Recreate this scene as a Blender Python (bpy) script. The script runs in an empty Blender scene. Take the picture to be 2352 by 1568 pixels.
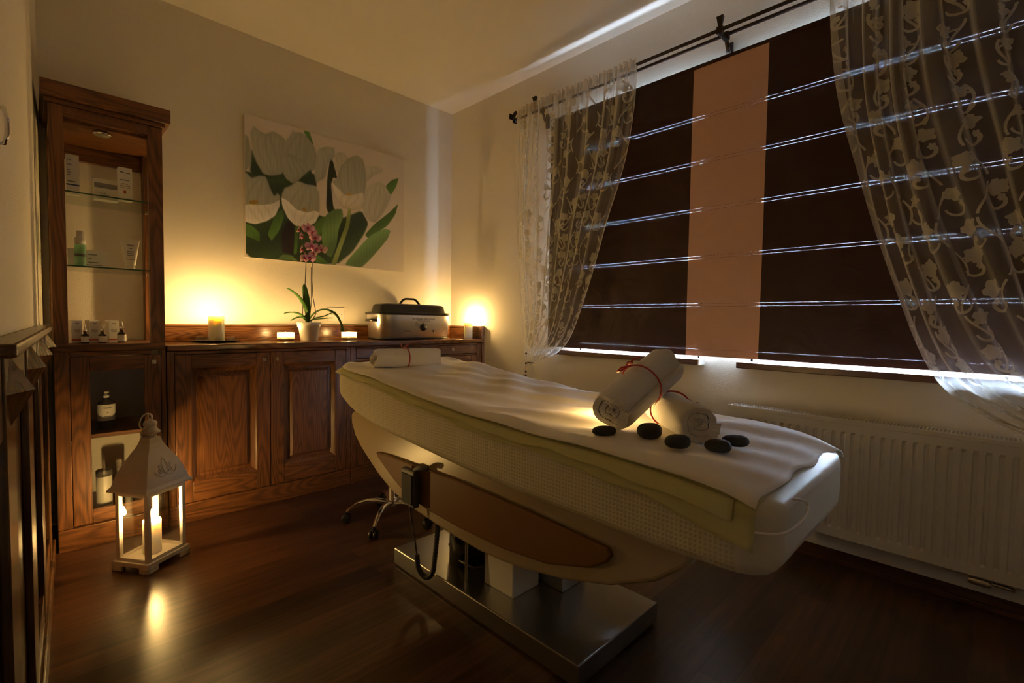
import bpy, math, random
from math import sin, cos, pi, radians, sqrt, atan2
from mathutils import Vector, Matrix
import numpy as np
random.seed(7)
C = bpy.context.scene
COL = C.collection

# ---------------------------------------------------------------- camera
CAMP = (-2.4934, -3.2479, 1.0408)
YAW, PITCH, ROLL, FPX = 0.7826, -0.0424, 0.0143, 1101.51
fw = Vector((sin(YAW)*cos(PITCH), cos(YAW)*cos(PITCH), sin(PITCH)))
rt = Vector((cos(YAW), -sin(YAW), 0)); up = rt.cross(fw)
r2 = cos(ROLL)*rt + sin(ROLL)*up; u2 = -sin(ROLL)*rt + cos(ROLL)*up
cam = bpy.data.objects.new('camera', bpy.data.cameras.new('camera'))
COL.objects.link(cam)
mw = Matrix((r2, u2, -fw)).transposed().to_4x4(); mw.translation = CAMP
cam.matrix_world = mw
cam.data.sensor_width = 36; cam.data.lens = FPX*36/2352; cam.data.clip_start = 0.01
C.camera = cam

# ---------------------------------------------------------------- world, daylight, exposure
SKY = 255.0
w = bpy.data.worlds.new('world'); C.world = w; w.use_nodes = True
bg = w.node_tree.nodes['Background']; bg.inputs[0].default_value = (0.68, 0.82, 1.0, 1); bg.inputs[1].default_value = SKY
C.view_settings.view_transform = 'Standard'; C.view_settings.look = 'None'
C.view_settings.exposure = 0.13; C.view_settings.gamma = 1.0; C.view_settings.use_curve_mapping = False
FLAME = 2000.0
for (ya, yb, za, zb) in ((-2.15, -1.35, .86, 2.26), (-3.62, -2.40, .86, 2.26)):   # sky portals in the two window openings
    L = bpy.data.lights.new('window_portal', 'AREA'); L.shape = 'RECTANGLE'; L.size = yb-ya; L.size_y = zb-za
    L.cycles.is_portal = True
    o = bpy.data.objects.new('window_portal', L); COL.objects.link(o)
    o.location = (0.048, (ya+yb)/2, (za+zb)/2)
    o.rotation_euler = Matrix(((0,0,1),(1,0,0),(0,1,0))).to_euler()

# ---------------------------------------------------------------- helpers
class MB:
    def __init__(s): s.v=[]; s.f=[]; s.m=[]; s.sm=[]
    def add(s, vs, fs, mi=0, sm=False):
        b=len(s.v); s.v += [tuple(p) for p in vs]
        for f in fs: s.f.append(tuple(b+i for i in f)); s.m.append(mi); s.sm.append(sm)
    def box(s, lo, hi, mi=0):
        x0,y0,z0=[min(a,b) for a,b in zip(lo,hi)]; x1,y1,z1=[max(a,b) for a,b in zip(lo,hi)]
        s.add([(x0,y0,z0),(x1,y0,z0),(x1,y1,z0),(x0,y1,z0),(x0,y0,z1),(x1,y0,z1),(x1,y1,z1),(x0,y1,z1)],
              [(0,3,2,1),(4,5,6,7),(0,1,5,4),(1,2,6,5),(2,3,7,6),(3,0,4,7)], mi); return s
    def prism(s, poly, ax, a, b, mi=0):
        n=len(poly)
        def P(p,t):
            if ax==0: return (t,p[0],p[1])
            if ax==1: return (p[0],t,p[1])
            return (p[0],p[1],t)
        s.add([P(p,a) for p in poly]+[P(p,b) for p in poly],
              [tuple(range(n)), tuple(range(2*n-1,n-1,-1))]+[(i,i+n,(i+1)%n+n,(i+1)%n) for i in range(n)], mi); return s
    def lathe(s, prof, c=(0,0,0), n=24, mi=0, sm=True, sx=1, sy=1):
        vs=[];k=len(prof)
        for j in range(n):
            a=2*pi*j/n
            for r,z in prof: vs.append((c[0]+r*cos(a)*sx, c[1]+r*sin(a)*sy, c[2]+z))
        fs=[(j*k+i, ((j+1)%n)*k+i, ((j+1)%n)*k+i+1, j*k+i+1) for j in range(n) for i in range(k-1)]
        s.add(vs,fs,mi,sm)
        if prof[0][0]>1e-5: s.add([vs[j*k] for j in range(n)][::-1],[tuple(range(n))],mi)
        if prof[-1][0]>1e-5: s.add([vs[j*k+k-1] for j in range(n)],[tuple(range(n))],mi)
        return s
    def tube(s, pts, r, n=8, mi=0, flat=None, closed=False):
        pts=[Vector(p) for p in pts]; N=len(pts); rr = r if isinstance(r,(list,tuple)) else [r]*N
        vs=[]; prev=None
        for i,p in enumerate(pts):
            if closed: t=(pts[(i+1)%N]-pts[i-1])
            else: t=(pts[min(i+1,N-1)]-pts[max(i-1,0)])
            t.normalize()
            if prev is None:
                a=Vector((0,0,1)) if abs(t.z)<.9 else Vector((1,0,0)); n1=(a-t*a.dot(t)).normalized()
            else: n1=(prev-t*prev.dot(t)).normalized()
            prev=n1; n2=t.cross(n1); fl=flat or 1
            for j in range(n):
                a=2*pi*j/n; vs.append(p+n1*cos(a)*rr[i]+n2*sin(a)*rr[i]*fl)
        M=N if closed else N-1
        fs=[(i*n+j,i*n+(j+1)%n,((i+1)%N)*n+(j+1)%n,((i+1)%N)*n+j) for i in range(M) for j in range(n)]
        s.add(vs,fs,mi,True)
        if not closed:
            s.add(vs[:n][::-1],[tuple(range(n))],mi); s.add(vs[-n:],[tuple(range(n))],mi)
        return s
    def grid(s, fn, nu, nv, mi=0, sm=True):
        vs=[fn(i/nu,j/nv) for j in range(nv+1) for i in range(nu+1)]
        s.add(vs,[(j*(nu+1)+i,j*(nu+1)+i+1,(j+1)*(nu+1)+i+1,(j+1)*(nu+1)+i) for j in range(nv) for i in range(nu)],mi,sm); return s
    def rings(s, rs, mi=0, sm=True, cap=True):
        n=len(rs[0]); s_v=[p for r in rs for p in r]
        s.add(s_v,[(i*n+j,i*n+(j+1)%n,(i+1)*n+(j+1)%n,(i+1)*n+j) for i in range(len(rs)-1) for j in range(n)],mi,sm)
        if cap: s.add(rs[0][::-1],[tuple(range(n))],mi,sm); s.add(rs[-1],[tuple(range(n))],mi,sm)
        return s
    def xf(s, M):
        s.v=[tuple(M@Vector(p)) for p in s.v]; return s
    def build(s, name, mat, parent=None, off=(0,0,0), bev=0, sub=0, solid=0, seg=2, label=None, kind=None):
        me=bpy.data.meshes.new(name)
        me.from_pydata([(p[0]-off[0],p[1]-off[1],p[2]-off[2]) for p in s.v],[],s.f)
        for m in (mat if isinstance(mat,(list,tuple)) else [mat]): me.materials.append(m)
        me.polygons.foreach_set('material_index', s.m); me.polygons.foreach_set('use_smooth', s.sm)
        me.update()
        o=bpy.data.objects.new(name, me); COL.objects.link(o)
        if parent: o.parent=parent
        if solid:
            q=o.modifiers.new('solidify','SOLIDIFY'); q.thickness=solid; q.offset=0
        if bev:
            q=o.modifiers.new('bevel','BEVEL'); q.width=bev; q.segments=seg; q.limit_method='ANGLE'; q.angle_limit=radians(40)
        if sub:
            q=o.modifiers.new('subsurf','SUBSURF'); q.levels=sub; q.render_levels=sub
        if label: o['label']=label
        if kind: o['kind']=kind
        return o
def thing(name,label,cat,loc=(0,0,0),group=None,rz=0):
    o=bpy.data.objects.new(name,None); COL.objects.link(o); o.location=loc; o.rotation_euler=(0,0,rz)
    o.empty_display_size=.05; o['label']=label; o['category']=cat
    if group: o['group']=group
    return o
def tag(o,label,cat,group=None):
    o['label']=label; o['category']=cat
    if group: o['group']=group
    return o
def struct(o): o['kind']='structure'; return o
def copy_tree(o,parent=None):
    c=o.copy(); COL.objects.link(c)
    if parent: c.parent=parent
    for ch in list(o.children): copy_tree(ch,c)
    return c
def text(body,size,mat,parent,loc,normal='-y',name='lettering',align='CENTER',sx=1,kind=None):
    cu=bpy.data.curves.new('t','FONT'); cu.body=body; cu.size=size; cu.align_x=align; cu.extrude=0.0002; cu.resolution_u=2
    to=bpy.data.objects.new('t',cu); COL.objects.link(to)
    dg=bpy.context.evaluated_depsgraph_get(); me=bpy.data.meshes.new_from_object(to.evaluated_get(dg))
    bpy.data.objects.remove(to)
    R = {'-y':Matrix.Rotation(pi/2,4,'X')}[normal] if isinstance(normal,str) else normal
    me.transform(Matrix.Translation(loc)@R@Matrix.Diagonal((sx,1,1,1)))
    me.materials.clear(); me.materials.append(mat); me.name=name
    o=bpy.data.objects.new(name,me); COL.objects.link(o); o.parent=parent
    return o

def catm(P,n):
    P=[Vector(p) for p in P]; out=[]
    for i in range(n+1):
        s=i/n*(len(P)-1); k=min(int(s),len(P)-2); f=s-k; p0=P[max(k-1,0)];p1=P[k];p2=P[k+1];p3=P[min(k+2,len(P)-1)]
        out.append(.5*((2*p1)+(-p0+p2)*f+(2*p0-5*p1+4*p2-p3)*f*f+(-p0+3*p1-3*p2+p3)*f**3))
    return out

# ---------------------------------------------------------------- materials
def nm(name):
    m=bpy.data.materials.new(name); m.use_nodes=True; nt=m.node_tree
    return m, nt, nt.nodes['Principled BSDF']
def pm(name,col,rough=.5,metal=0,bump=0,bscale=60,spec=None,emit=None,es=0,sss=0,trans=0,var=0,aniso=0):
    m,nt,b=nm(name); N=nt.nodes; Lk=nt.links
    b.inputs['Base Color'].default_value=(*col,1); b.inputs['Roughness'].default_value=rough; b.inputs['Metallic'].default_value=metal
    if spec is not None: b.inputs['Specular IOR Level'].default_value=spec
    if sss:
        b.inputs['Subsurface Weight'].default_value=sss; b.inputs['Subsurface Radius'].default_value=(1,.82,.55); b.inputs['Subsurface Scale'].default_value=.035
    if emit: b.inputs['Emission Color'].default_value=(*emit,1); b.inputs['Emission Strength'].default_value=es
    if aniso: b.inputs['Anisotropic'].default_value=aniso
    tc=N.new('ShaderNodeTexCoord')
    n=N.new('ShaderNodeTexNoise'); n.inputs['Scale'].default_value=bscale; n.inputs['Detail'].default_value=4; Lk.new(tc.outputs['Object'],n.inputs['Vector'])
    if bump:
        bp=N.new('ShaderNodeBump'); bp.inputs['Strength'].default_value=bump; bp.inputs['Distance'].default_value=.004
        Lk.new(n.outputs['Fac'],bp.inputs['Height']); Lk.new(bp.outputs['Normal'],b.inputs['Normal'])
    if var:
        mx=N.new('ShaderNodeMixRGB'); mx.inputs[1].default_value=(*[c*(1-var) for c in col],1); mx.inputs[2].default_value=(*[min(1,c*(1+var)) for c in col],1)
        n2=N.new('ShaderNodeTexNoise'); n2.inputs['Scale'].default_value=bscale*.3; Lk.new(tc.outputs['Object'],n2.inputs['Vector'])
        Lk.new(n2.outputs['Fac'],mx.inputs[0]); Lk.new(mx.outputs[0],b.inputs['Base Color'])
    return m
def math_(nt,op,a,b=None,c=None):
    n=nt.nodes.new('ShaderNodeMath'); n.operation=op
    for i,x in enumerate((a,b,c)):
        if x is None: continue
        if isinstance(x,(int,float)): n.inputs[i].default_value=x
        else: nt.links.new(x,n.inputs[i])
    return n.outputs[0]
def wood(name,axis,dark=(.032,.014,.005),mid=(.165,.062,.018),light=(.30,.128,.040),rough=.38,rings=34,sc=1.0,seed=0):
    m,nt,b=nm(name); N=nt.nodes; Lk=nt.links
    tc=N.new('ShaderNodeTexCoord'); mp=N.new('ShaderNodeMapping'); Lk.new(tc.outputs['Object'],mp.inputs['Vector'])
    s=[1.0*sc]*3; s[axis]=.13*sc; mp.inputs['Scale'].default_value=s; mp.inputs['Location'].default_value=(seed*3.1,seed*1.7,seed*2.3)
    n=N.new('ShaderNodeTexNoise'); n.inputs['Scale'].default_value=6.5; n.inputs['Detail'].default_value=2.0; n.inputs['Roughness'].default_value=.45
    Lk.new(mp.outputs[0],n.inputs['Vector'])
    v=math_(nt,'SINE',math_(nt,'MULTIPLY',n.outputs['Fac'],rings*4.2))
    v=math_(nt,'MULTIPLY_ADD',v,.5,.5)
    v=math_(nt,'POWER',v,.75)
    mp2=N.new('ShaderNodeMapping'); Lk.new(tc.outputs['Object'],mp2.inputs['Vector']); s2=[260*sc]*3; s2[axis]=5*sc; mp2.inputs['Scale'].default_value=s2
    n2=N.new('ShaderNodeTexNoise'); n2.inputs['Scale'].default_value=1; n2.inputs['Detail'].default_value=2; Lk.new(mp2.outputs[0],n2.inputs['Vector'])
    t=math_(nt,'ADD',math_(nt,'MULTIPLY',v,.29),math_(nt,'MULTIPLY',n2.outputs['Fac'],.62))
    cr=N.new('ShaderNodeValToRGB'); e=cr.color_ramp.elements
    e[0].position=.12; e[0].color=(*dark,1); e[1].position=.95; e[1].color=(*light,1); q=e.new(.5); q.color=(*mid,1)
    Lk.new(t,cr.inputs[0]); Lk.new(cr.outputs[0],b.inputs['Base Color'])
    b.inputs['Roughness'].default_value=rough
    bp=N.new('ShaderNodeBump'); bp.inputs['Strength'].default_value=.18; bp.inputs['Distance'].default_value=.0015
    Lk.new(t,bp.inputs['Height']); Lk.new(bp.outputs[0],b.inputs['Normal'])
    return m
WV=wood('wood_vertical',2); WH=wood('wood_horizontal',0); WY=wood('wood_depth',1)
WP=wood('wood_panel',2,dark=(.06,.02,.006),rings=44,seed=4)
WT=wood('worktop_wood',0,rough=.22,rings=50,seed=2)
WD=wood('wainscot_wood',2,dark=(.035,.016,.006),mid=(.09,.04,.014),light=(.14,.065,.02),rough=.22)
WDY=wood('wainscot_rail_wood',1,dark=(.035,.016,.006),mid=(.09,.04,.014),light=(.14,.065,.02),rough=.25)
SILL=wood('sill_wood',1,dark=(.04,.012,.005),mid=(.10,.035,.014),light=(.15,.055,.02),rough=.35)
PLASTER=pm('wall_plaster',(.78,.73,.63),.85,bump=.35,bscale=170)
CEIL=pm('ceiling_paint',(.88,.85,.78),.9,bump=.15,bscale=120)
REVEAL=pm('reveal_paint',(.85,.85,.85),.8)
BLACKM=pm('dark_metal',(.045,.035,.03),.45,.8)
STEELB=pm('polished_steel_body',(.92,.93,.95),.33,1.0,bump=.03,bscale=300)
STEEL=pm('brushed_steel',(.52,.52,.52),.32,1.0,bump=.05,bscale=300,aniso=.6)
CHROME=pm('chrome',(.85,.85,.85),.06,1.0)
BRASS=pm('nickel_knob',(.55,.48,.36),.3,1.0)
BLKP=pm('black_plastic',(.018,.018,.02),.3,bump=.05,bscale=500)
GREYP=pm('grey_plastic',(.075,.07,.068),.5)
WHITEP=pm('white_plastic',(.78,.76,.72),.35)
WAX=pm('candle_wax',(.88,.84,.72),.45,sss=.85)
WICK=pm('wick',(.02,.015,.01),.9)
CERAM=pm('glazed_ceramic',(.80,.78,.70),.22)
SOIL=pm('bark',(.05,.03,.018),.95,bump=1,bscale=90)
LEAF=pm('orchid_leaf',(.085,.22,.035),.35,var=.25,bscale=20)
STEM=pm('orchid_stem',(.05,.06,.025),.5)
PETAL=pm('orchid_petal',(.86,.42,.60),.6,var=.25,bscale=60,sss=.1)
LIP=pm('orchid_lip',(.42,.03,.11),.5)
TOWEL=pm('towel_cotton',(.80,.77,.73),.95,bump=1.0,bscale=420)
RIBBON=pm('red_ribbon',(.40,.028,.028),.5)
STONE=pm('basalt',(.022,.023,.024),.62,bump=.4,bscale=160)
LANT=pm('lantern_white_paint',(.72,.66,.60),.5,bump=.08,bscale=90)
RADW=pm('radiator_enamel',(.74,.72,.66),.35)
LABELM=pm('paper_label',(.74,.71,.66),.6)
INK=pm('printed_ink',(.10,.09,.10),.6); INKR=pm('red_ink',(.50,.05,.03),.6); INKB=pm('blue_ink',(.05,.06,.18),.6); INKG=pm('grey_ink',(.20,.20,.20),.6)
AMBER=pm('dark_amber_glass',(.025,.010,.004),.1)
def flame_mat():
    m,nt,b=nm('candle_flame'); N=nt.nodes; nt.nodes.remove(b)
    e=N.new('ShaderNodeEmission'); e.inputs[0].default_value=(1.0,.61,.20,1); e.inputs[1].default_value=FLAME
    nt.links.new(e.outputs[0],N['Material Output'].inputs[0]); return m
FLM=flame_mat()
def glass(name,tint=(1,1,1),refl=.04,rough=.02,alpha=0.0):
    m,nt,b=nm(name); N=nt.nodes; Lk=nt.links; N.remove(b)
    t=N.new('ShaderNodeBsdfTransparent'); t.inputs[0].default_value=(*tint,1)
    g=N.new('ShaderNodeBsdfGlossy'); g.inputs['Roughness'].default_value=rough
    f=N.new('ShaderNodeLayerWeight'); f.inputs[0].default_value=.5
    mx=N.new('ShaderNodeMixShader'); Lk.new(math_(nt,'MULTIPLY_ADD',math_(nt,'POWER',f.outputs['Facing'],5),.9,refl),mx.inputs[0]); Lk.new(t.outputs[0],mx.inputs[1]); Lk.new(g.outputs[0],mx.inputs[2])
    out=mx.outputs[0]
    if alpha:
        d=N.new('ShaderNodeBsdfDiffuse'); d.inputs[0].default_value=(*tint,1); m2=N.new('ShaderNodeMixShader'); m2.inputs[0].default_value=alpha
        Lk.new(out,m2.inputs[1]); Lk.new(d.outputs[0],m2.inputs[2]); out=m2.outputs[0]
    Lk.new(out,N['Material Output'].inputs[0]); return m
GLASS=glass('clear_glass'); GLASSG=glass('glass_edge_green',(.55,.75,.62),.03,alpha=.25); PANE=glass('lantern_pane',(.96,.96,.94),.06)
SHELFG=glass('shelf_glass',(.93,.97,.94),.02); BOTG=glass('green_bottle_plastic',(.55,.82,.62),.03,.15,alpha=.35)
WINGL=glass('window_pane',(.95,.97,1),.02)
def sheer(name,col,alpha,trl=.5):
    m,nt,b=nm(name); N=nt.nodes; Lk=nt.links; N.remove(b)
    t=N.new('ShaderNodeBsdfTransparent'); d=N.new('ShaderNodeBsdfDiffuse'); d.inputs[0].default_value=(*col,1)
    tl=N.new('ShaderNodeBsdfTranslucent'); tl.inputs[0].default_value=(*col,1)
    a=N.new('ShaderNodeMixShader'); a.inputs[0].default_value=trl; Lk.new(d.outputs[0],a.inputs[1]); Lk.new(tl.outputs[0],a.inputs[2])
    lw=N.new('ShaderNodeLayerWeight'); lw.inputs[0].default_value=.35
    f=math_(nt,'MULTIPLY_ADD',lw.outputs['Facing'],.75,alpha); f=math_(nt,'MINIMUM',f,.95)
    mx=N.new('ShaderNodeMixShader'); Lk.new(f,mx.inputs[0]); Lk.new(t.outputs[0],mx.inputs[1]); Lk.new(a.outputs[0],mx.inputs[2])
    Lk.new(mx.outputs[0],N['Material Output'].inputs[0]); return m
SHEER=sheer('sheer_voile',(.92,.92,.90),.17); EMBR=sheer('embroidery',(.74,.72,.65),.70,.35)
def blindm(name,col,rough=.5,hf=.0075,lin=False):
    m,nt,b=nm(name); N=nt.nodes; Lk=nt.links
    b.inputs['Base Color'].default_value=(*col,1); b.inputs['Roughness'].default_value=rough; b.inputs['Specular IOR Level'].default_value=.3
    tc=N.new('ShaderNodeTexCoord'); sp=N.new('ShaderNodeSeparateXYZ'); Lk.new(tc.outputs['Object'],sp.inputs[0])
    n=N.new('ShaderNodeTexNoise'); n.inputs['Scale'].default_value=7; n.inputs['Detail'].default_value=3; n.inputs['Distortion'].default_value=1.5; Lk.new(tc.outputs['Object'],n.inputs['Vector'])
    bp=N.new('ShaderNodeBump'); bp.inputs['Strength'].default_value=.28; bp.inputs['Distance'].default_value=.02; Lk.new(n.outputs['Fac'],bp.inputs['Height']); Lk.new(bp.outputs[0],b.inputs['Normal'])
    z=sp.outputs[2]; tot=None
    for k,zz in enumerate((2.097,1.870,1.628,1.383,1.138,.902)):
        for q,dz in enumerate((.0075,-.0075)):
            w_=.0045 if lin else (.0012 if k<5 else .0007)
            h=math_(nt,'LESS_THAN',math_(nt,'ABSOLUTE',math_(nt,'SUBTRACT',z,zz+dz)),w_)
            tot=h if tot is None else math_(nt,'MAXIMUM',tot,h)
            if k==5: break
    mp=N.new('ShaderNodeMapping'); mp.inputs['Scale'].default_value=(1,230,30); Lk.new(tc.outputs['Object'],mp.inputs['Vector'])
    n2=N.new('ShaderNodeTexNoise'); n2.inputs['Scale'].default_value=1; n2.inputs['Detail'].default_value=0; Lk.new(mp.outputs[0],n2.inputs['Vector'])
    hole=tot if lin else math_(nt,'MULTIPLY',tot,math_(nt,'MULTIPLY_ADD',math_(nt,'GREATER_THAN',n2.outputs['Fac'],.44),.6,.1))
    t=N.new('ShaderNodeBsdfTransparent'); t.inputs[0].default_value=(hf,hf,min(1,hf*1.12),1)
    mx=N.new('ShaderNodeMixShader'); Lk.new(hole,mx.inputs[0]); Lk.new(b.outputs[0],mx.inputs[1]); Lk.new(t.outputs[0],mx.inputs[2])
    Lk.new(mx.outputs[0],N['Material Output'].inputs[0]); return m
BLD=blindm('blind_burgundy',(.034,.011,.010),.5); BLS=blindm('blind_salmon',(.60,.37,.29),.7)
def floorm():
    m,nt,b=nm('laminate_floor'); N=nt.nodes; Lk=nt.links
    tc=N.new('ShaderNodeTexCoord')
    br=N.new('ShaderNodeTexBrick'); br.offset=.37; br.inputs['Scale'].default_value=1; br.inputs['Brick Width'].default_value=1.1; br.inputs['Row Height'].default_value=.095
    br.inputs['Mortar Size'].default_value=.0008; br.inputs['Color1'].default_value=(.042,.017,.009,1); br.inputs['Color2'].default_value=(.11,.047,.022,1); br.inputs['Mortar'].default_value=(.01,.005,.003,1)
    Lk.new(tc.outputs['Object'],br.inputs['Vector'])
    mp=N.new('ShaderNodeMapping'); mp.inputs['Scale'].default_value=(3,45,45); Lk.new(tc.outputs['Object'],mp.inputs['Vector'])
    n=N.new('ShaderNodeTexNoise'); n.inputs['Scale'].default_value=1; n.inputs['Detail'].default_value=5; Lk.new(mp.outputs[0],n.inputs['Vector'])
    mx=N.new('ShaderNodeMixRGB'); mx.blend_type='MULTIPLY'; mx.inputs[0].default_value=1
    cr=N.new('ShaderNodeValToRGB'); cr.color_ramp.elements[0].position=.3; cr.color_ramp.elements[0].color=(.5,.5,.5,1); cr.color_ramp.elements[1].position=.7; cr.color_ramp.elements[1].color=(1.35,1.3,1.25,1)
    Lk.new(n.outputs['Fac'],cr.inputs[0]); Lk.new(br.outputs['Color'],mx.inputs[1]); Lk.new(cr.outputs[0],mx.inputs[2]); Lk.new(mx.outputs[0],b.inputs['Base Color'])
    b.inputs['Roughness'].default_value=.31
    bp=N.new('ShaderNodeBump'); bp.inputs['Strength'].default_value=.12; bp.inputs['Distance'].default_value=.001; Lk.new(n.outputs['Fac'],bp.inputs['Height']); Lk.new(bp.outputs[0],b.inputs['Normal'])
    return m
FLOORM=floorm()
def waffle():
    m,nt,b=nm('waffle_cover'); N=nt.nodes; Lk=nt.links
    b.inputs['Base Color'].default_value=(.62,.56,.40,1); b.inputs['Roughness'].default_value=.6
    tc=N.new('ShaderNodeTexCoord'); sp=N.new('ShaderNodeSeparateXYZ'); Lk.new(tc.outputs['Object'],sp.inputs[0])
    a=math_(nt,'SINE',math_(nt,'MULTIPLY',sp.outputs[1],2*pi/.0105)); c=math_(nt,'SINE',math_(nt,'MULTIPLY',sp.outputs[2],2*pi/.0105))
    h=math_(nt,'MAXIMUM',a,c)
    bp=N.new('ShaderNodeBump'); bp.inputs['Strength'].default_value=.28; bp.inputs['Distance'].default_value=.0016; Lk.new(h,bp.inputs['Height']); Lk.new(bp.outputs[0],b.inputs['Normal'])
    cr=N.new('ShaderNodeMixRGB'); cr.inputs[1].default_value=(.50,.45,.31,1); cr.inputs[2].default_value=(.64,.58,.42,1); Lk.new(math_(nt,'MULTIPLY_ADD',h,.6,.4),cr.inputs[0]); Lk.new(cr.outputs[0],b.inputs['Base Color'])
    return m
WAFF=waffle()
VINYL=pm('cream_vinyl',(.66,.60,.46),.33,bump=.15,bscale=40)
SHEETW=pm('white_sheet',(.78,.73,.65),.8,bump=.25,bscale=14)
SHEETG=pm('green_sheet',(.52,.49,.22),.75,bump=.25,bscale=18)
HULLM=pm('beige_lacquer',(.42,.33,.20),.3)
PANM=pm('brown_panel',(.19,.085,.02),.5,spec=.2,var=.15,bscale=12)

# ================================================================ room shell
H=2.747
MB().box((-2.95,0,0),(.3,.15,H)).build('wall_back',PLASTER,kind='structure')
m=MB(); WIN=((-2.15,-1.35),(-3.62,-2.40)); Z0,Z1=.855,2.26
m.box((0,0,0),(.05,-1.35,H)); m.box((0,-2.15,0),(.05,-2.40,H)); m.box((0,-3.62,0),(.05,-4.85,H))
for a,b in WIN: m.box((0,a,0),(.05,b,.825)); m.box((0,a,Z1),(.05,b,H))
m.build('wall_right',PLASTER,kind='structure')
LX=lambda s,d=0: -2.465-.041*s+d
m=MB(); m.prism([(LX(-.1),.1),(LX(4.85),-4.85),(LX(4.85)-.15,-4.85),(LX(-.1)-.15,.1)],2,0,H); m.build('wall_left',PLASTER,kind='structure')
MB().box((-2.95,-4.7,0),(.3,-4.85,H)).build('wall_front',PLASTER,kind='structure')
MB().box((-2.95,.15,-.1),(.3,-4.85,0)).build('floor',FLOORM,kind='structure')
MB().box((-2.95,.15,H),(.3,-4.85,H+.1)).build('ceiling',CEIL,kind='structure')
m=MB(); m.box((-.016,-.44,0),(0,-4.68,.075)); m.box((-.028,-.44,0),(-.016,-4.68,.02)); m.build('baseboard_right',SILL,bev=.003,kind='structure')
for k,(a,b) in enumerate(WIN):
    f=MB(); x0,x1=.012,.045
    f.box((x0,a,Z0),(x1,b,Z0+.02)); f.box((x0,a,Z1-.05),(x1,b,Z1)); f.box((x0,a,Z0),(x1,a+.018,Z1)); f.box((x0,b-.018,Z0),(x1,b,Z1));
    o=f.build('window_%d'%(k+1),WHITEP,bev=.004,kind='structure')
    MB().box((.026,a+.04,Z0+.015),(.030,b-.04,Z1-.04)).build('pane',WINGL,o)
    s0,s1=((-1.205,-2.175),(-2.365,-3.66))[k]
    sl=MB(); sl.box((.0,a+.001,.826),(.012,b-.001,.8565),1)
    o=sl.build('trim_%d'%(k+1),[SILL,REVEAL],kind='structure')
    MB().box((-.075,s0,.828),(-.0005,s1,.857)).build('sill_nosing',SILL,o,bev=.003)
    if k==0: MB().box((-.075,s1-.0005,.828),(-.0005,s1-.005,.857)).build('sill_end_cap',WHITEP,o)

# ---- wainscot on the left wall
m=MB(); S0,S1=.445,2.25
def wb(mb,s0,s1,d0,d1,z0,z1,mi=0):
    mb.prism([(LX(s0,d0),-s0),(LX(s0,d1),-s0),(LX(s1,d1),-s1),(LX(s1,d0),-s1)],2,z0,z1,mi)
ws=MB(); wb(ws,S0,S1,0,.012,.0,.975); 
o=ws.build('trim_3',WD,kind='structure')
c=MB(); wb(c,S0,S1+.012,0,.046,.977,.998); c.build('cap_rail',WDY,o,bev=.005)
c=MB(); wb(c,S0,S1,.012,.022,.845,.977); wb(c,S0,S1,.012,.024,.08,.17); c.build('rail',WDY,o,bev=.002)
c=MB(); wb(c,S0,S1,.012,.034,.0,.08); c.build('skirting',WDY,o,bev=.004)
for s in (.62,1.13,1.62,2.10):
    c=MB(); wb(c,s-.07,s+.07,.012,.026,.08,.977); c.build('stile',WD,o,bev=.003)
    z0,z1=.855,.972; q=[(s-.065,z0+.0585),(s,z0),(s+.065,z0+.0585),(s,z1)]
    d=.026; vs=[(LX(a,d),-a,z) for a,z in q]+[(LX(s,d+.030),-s,(z0+z1)/2)]
    c=MB(); c.add(vs,[(0,1,4),(1,2,4),(2,3,4),(3,0,4),(3,2,1,0)]); c.build('diamond_block',WD,o)
t=thing('wall_handle','small curved light metal handle on the left wall near the frame edge','handle',(LX(1.84),-1.84,1.41))
MB().tube([(0.0,.01,.040),(.010,0,.042),(.015,0,.02),(.015,0,-.01),(.010,0,-.030),(0.0,.01,-.028)],.004,8).build('bar',CHROME,t)
MB().box((0,-.006,-.035),(.004,.02,-.022)).build('mount',CHROME,t,bev=.001)

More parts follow.
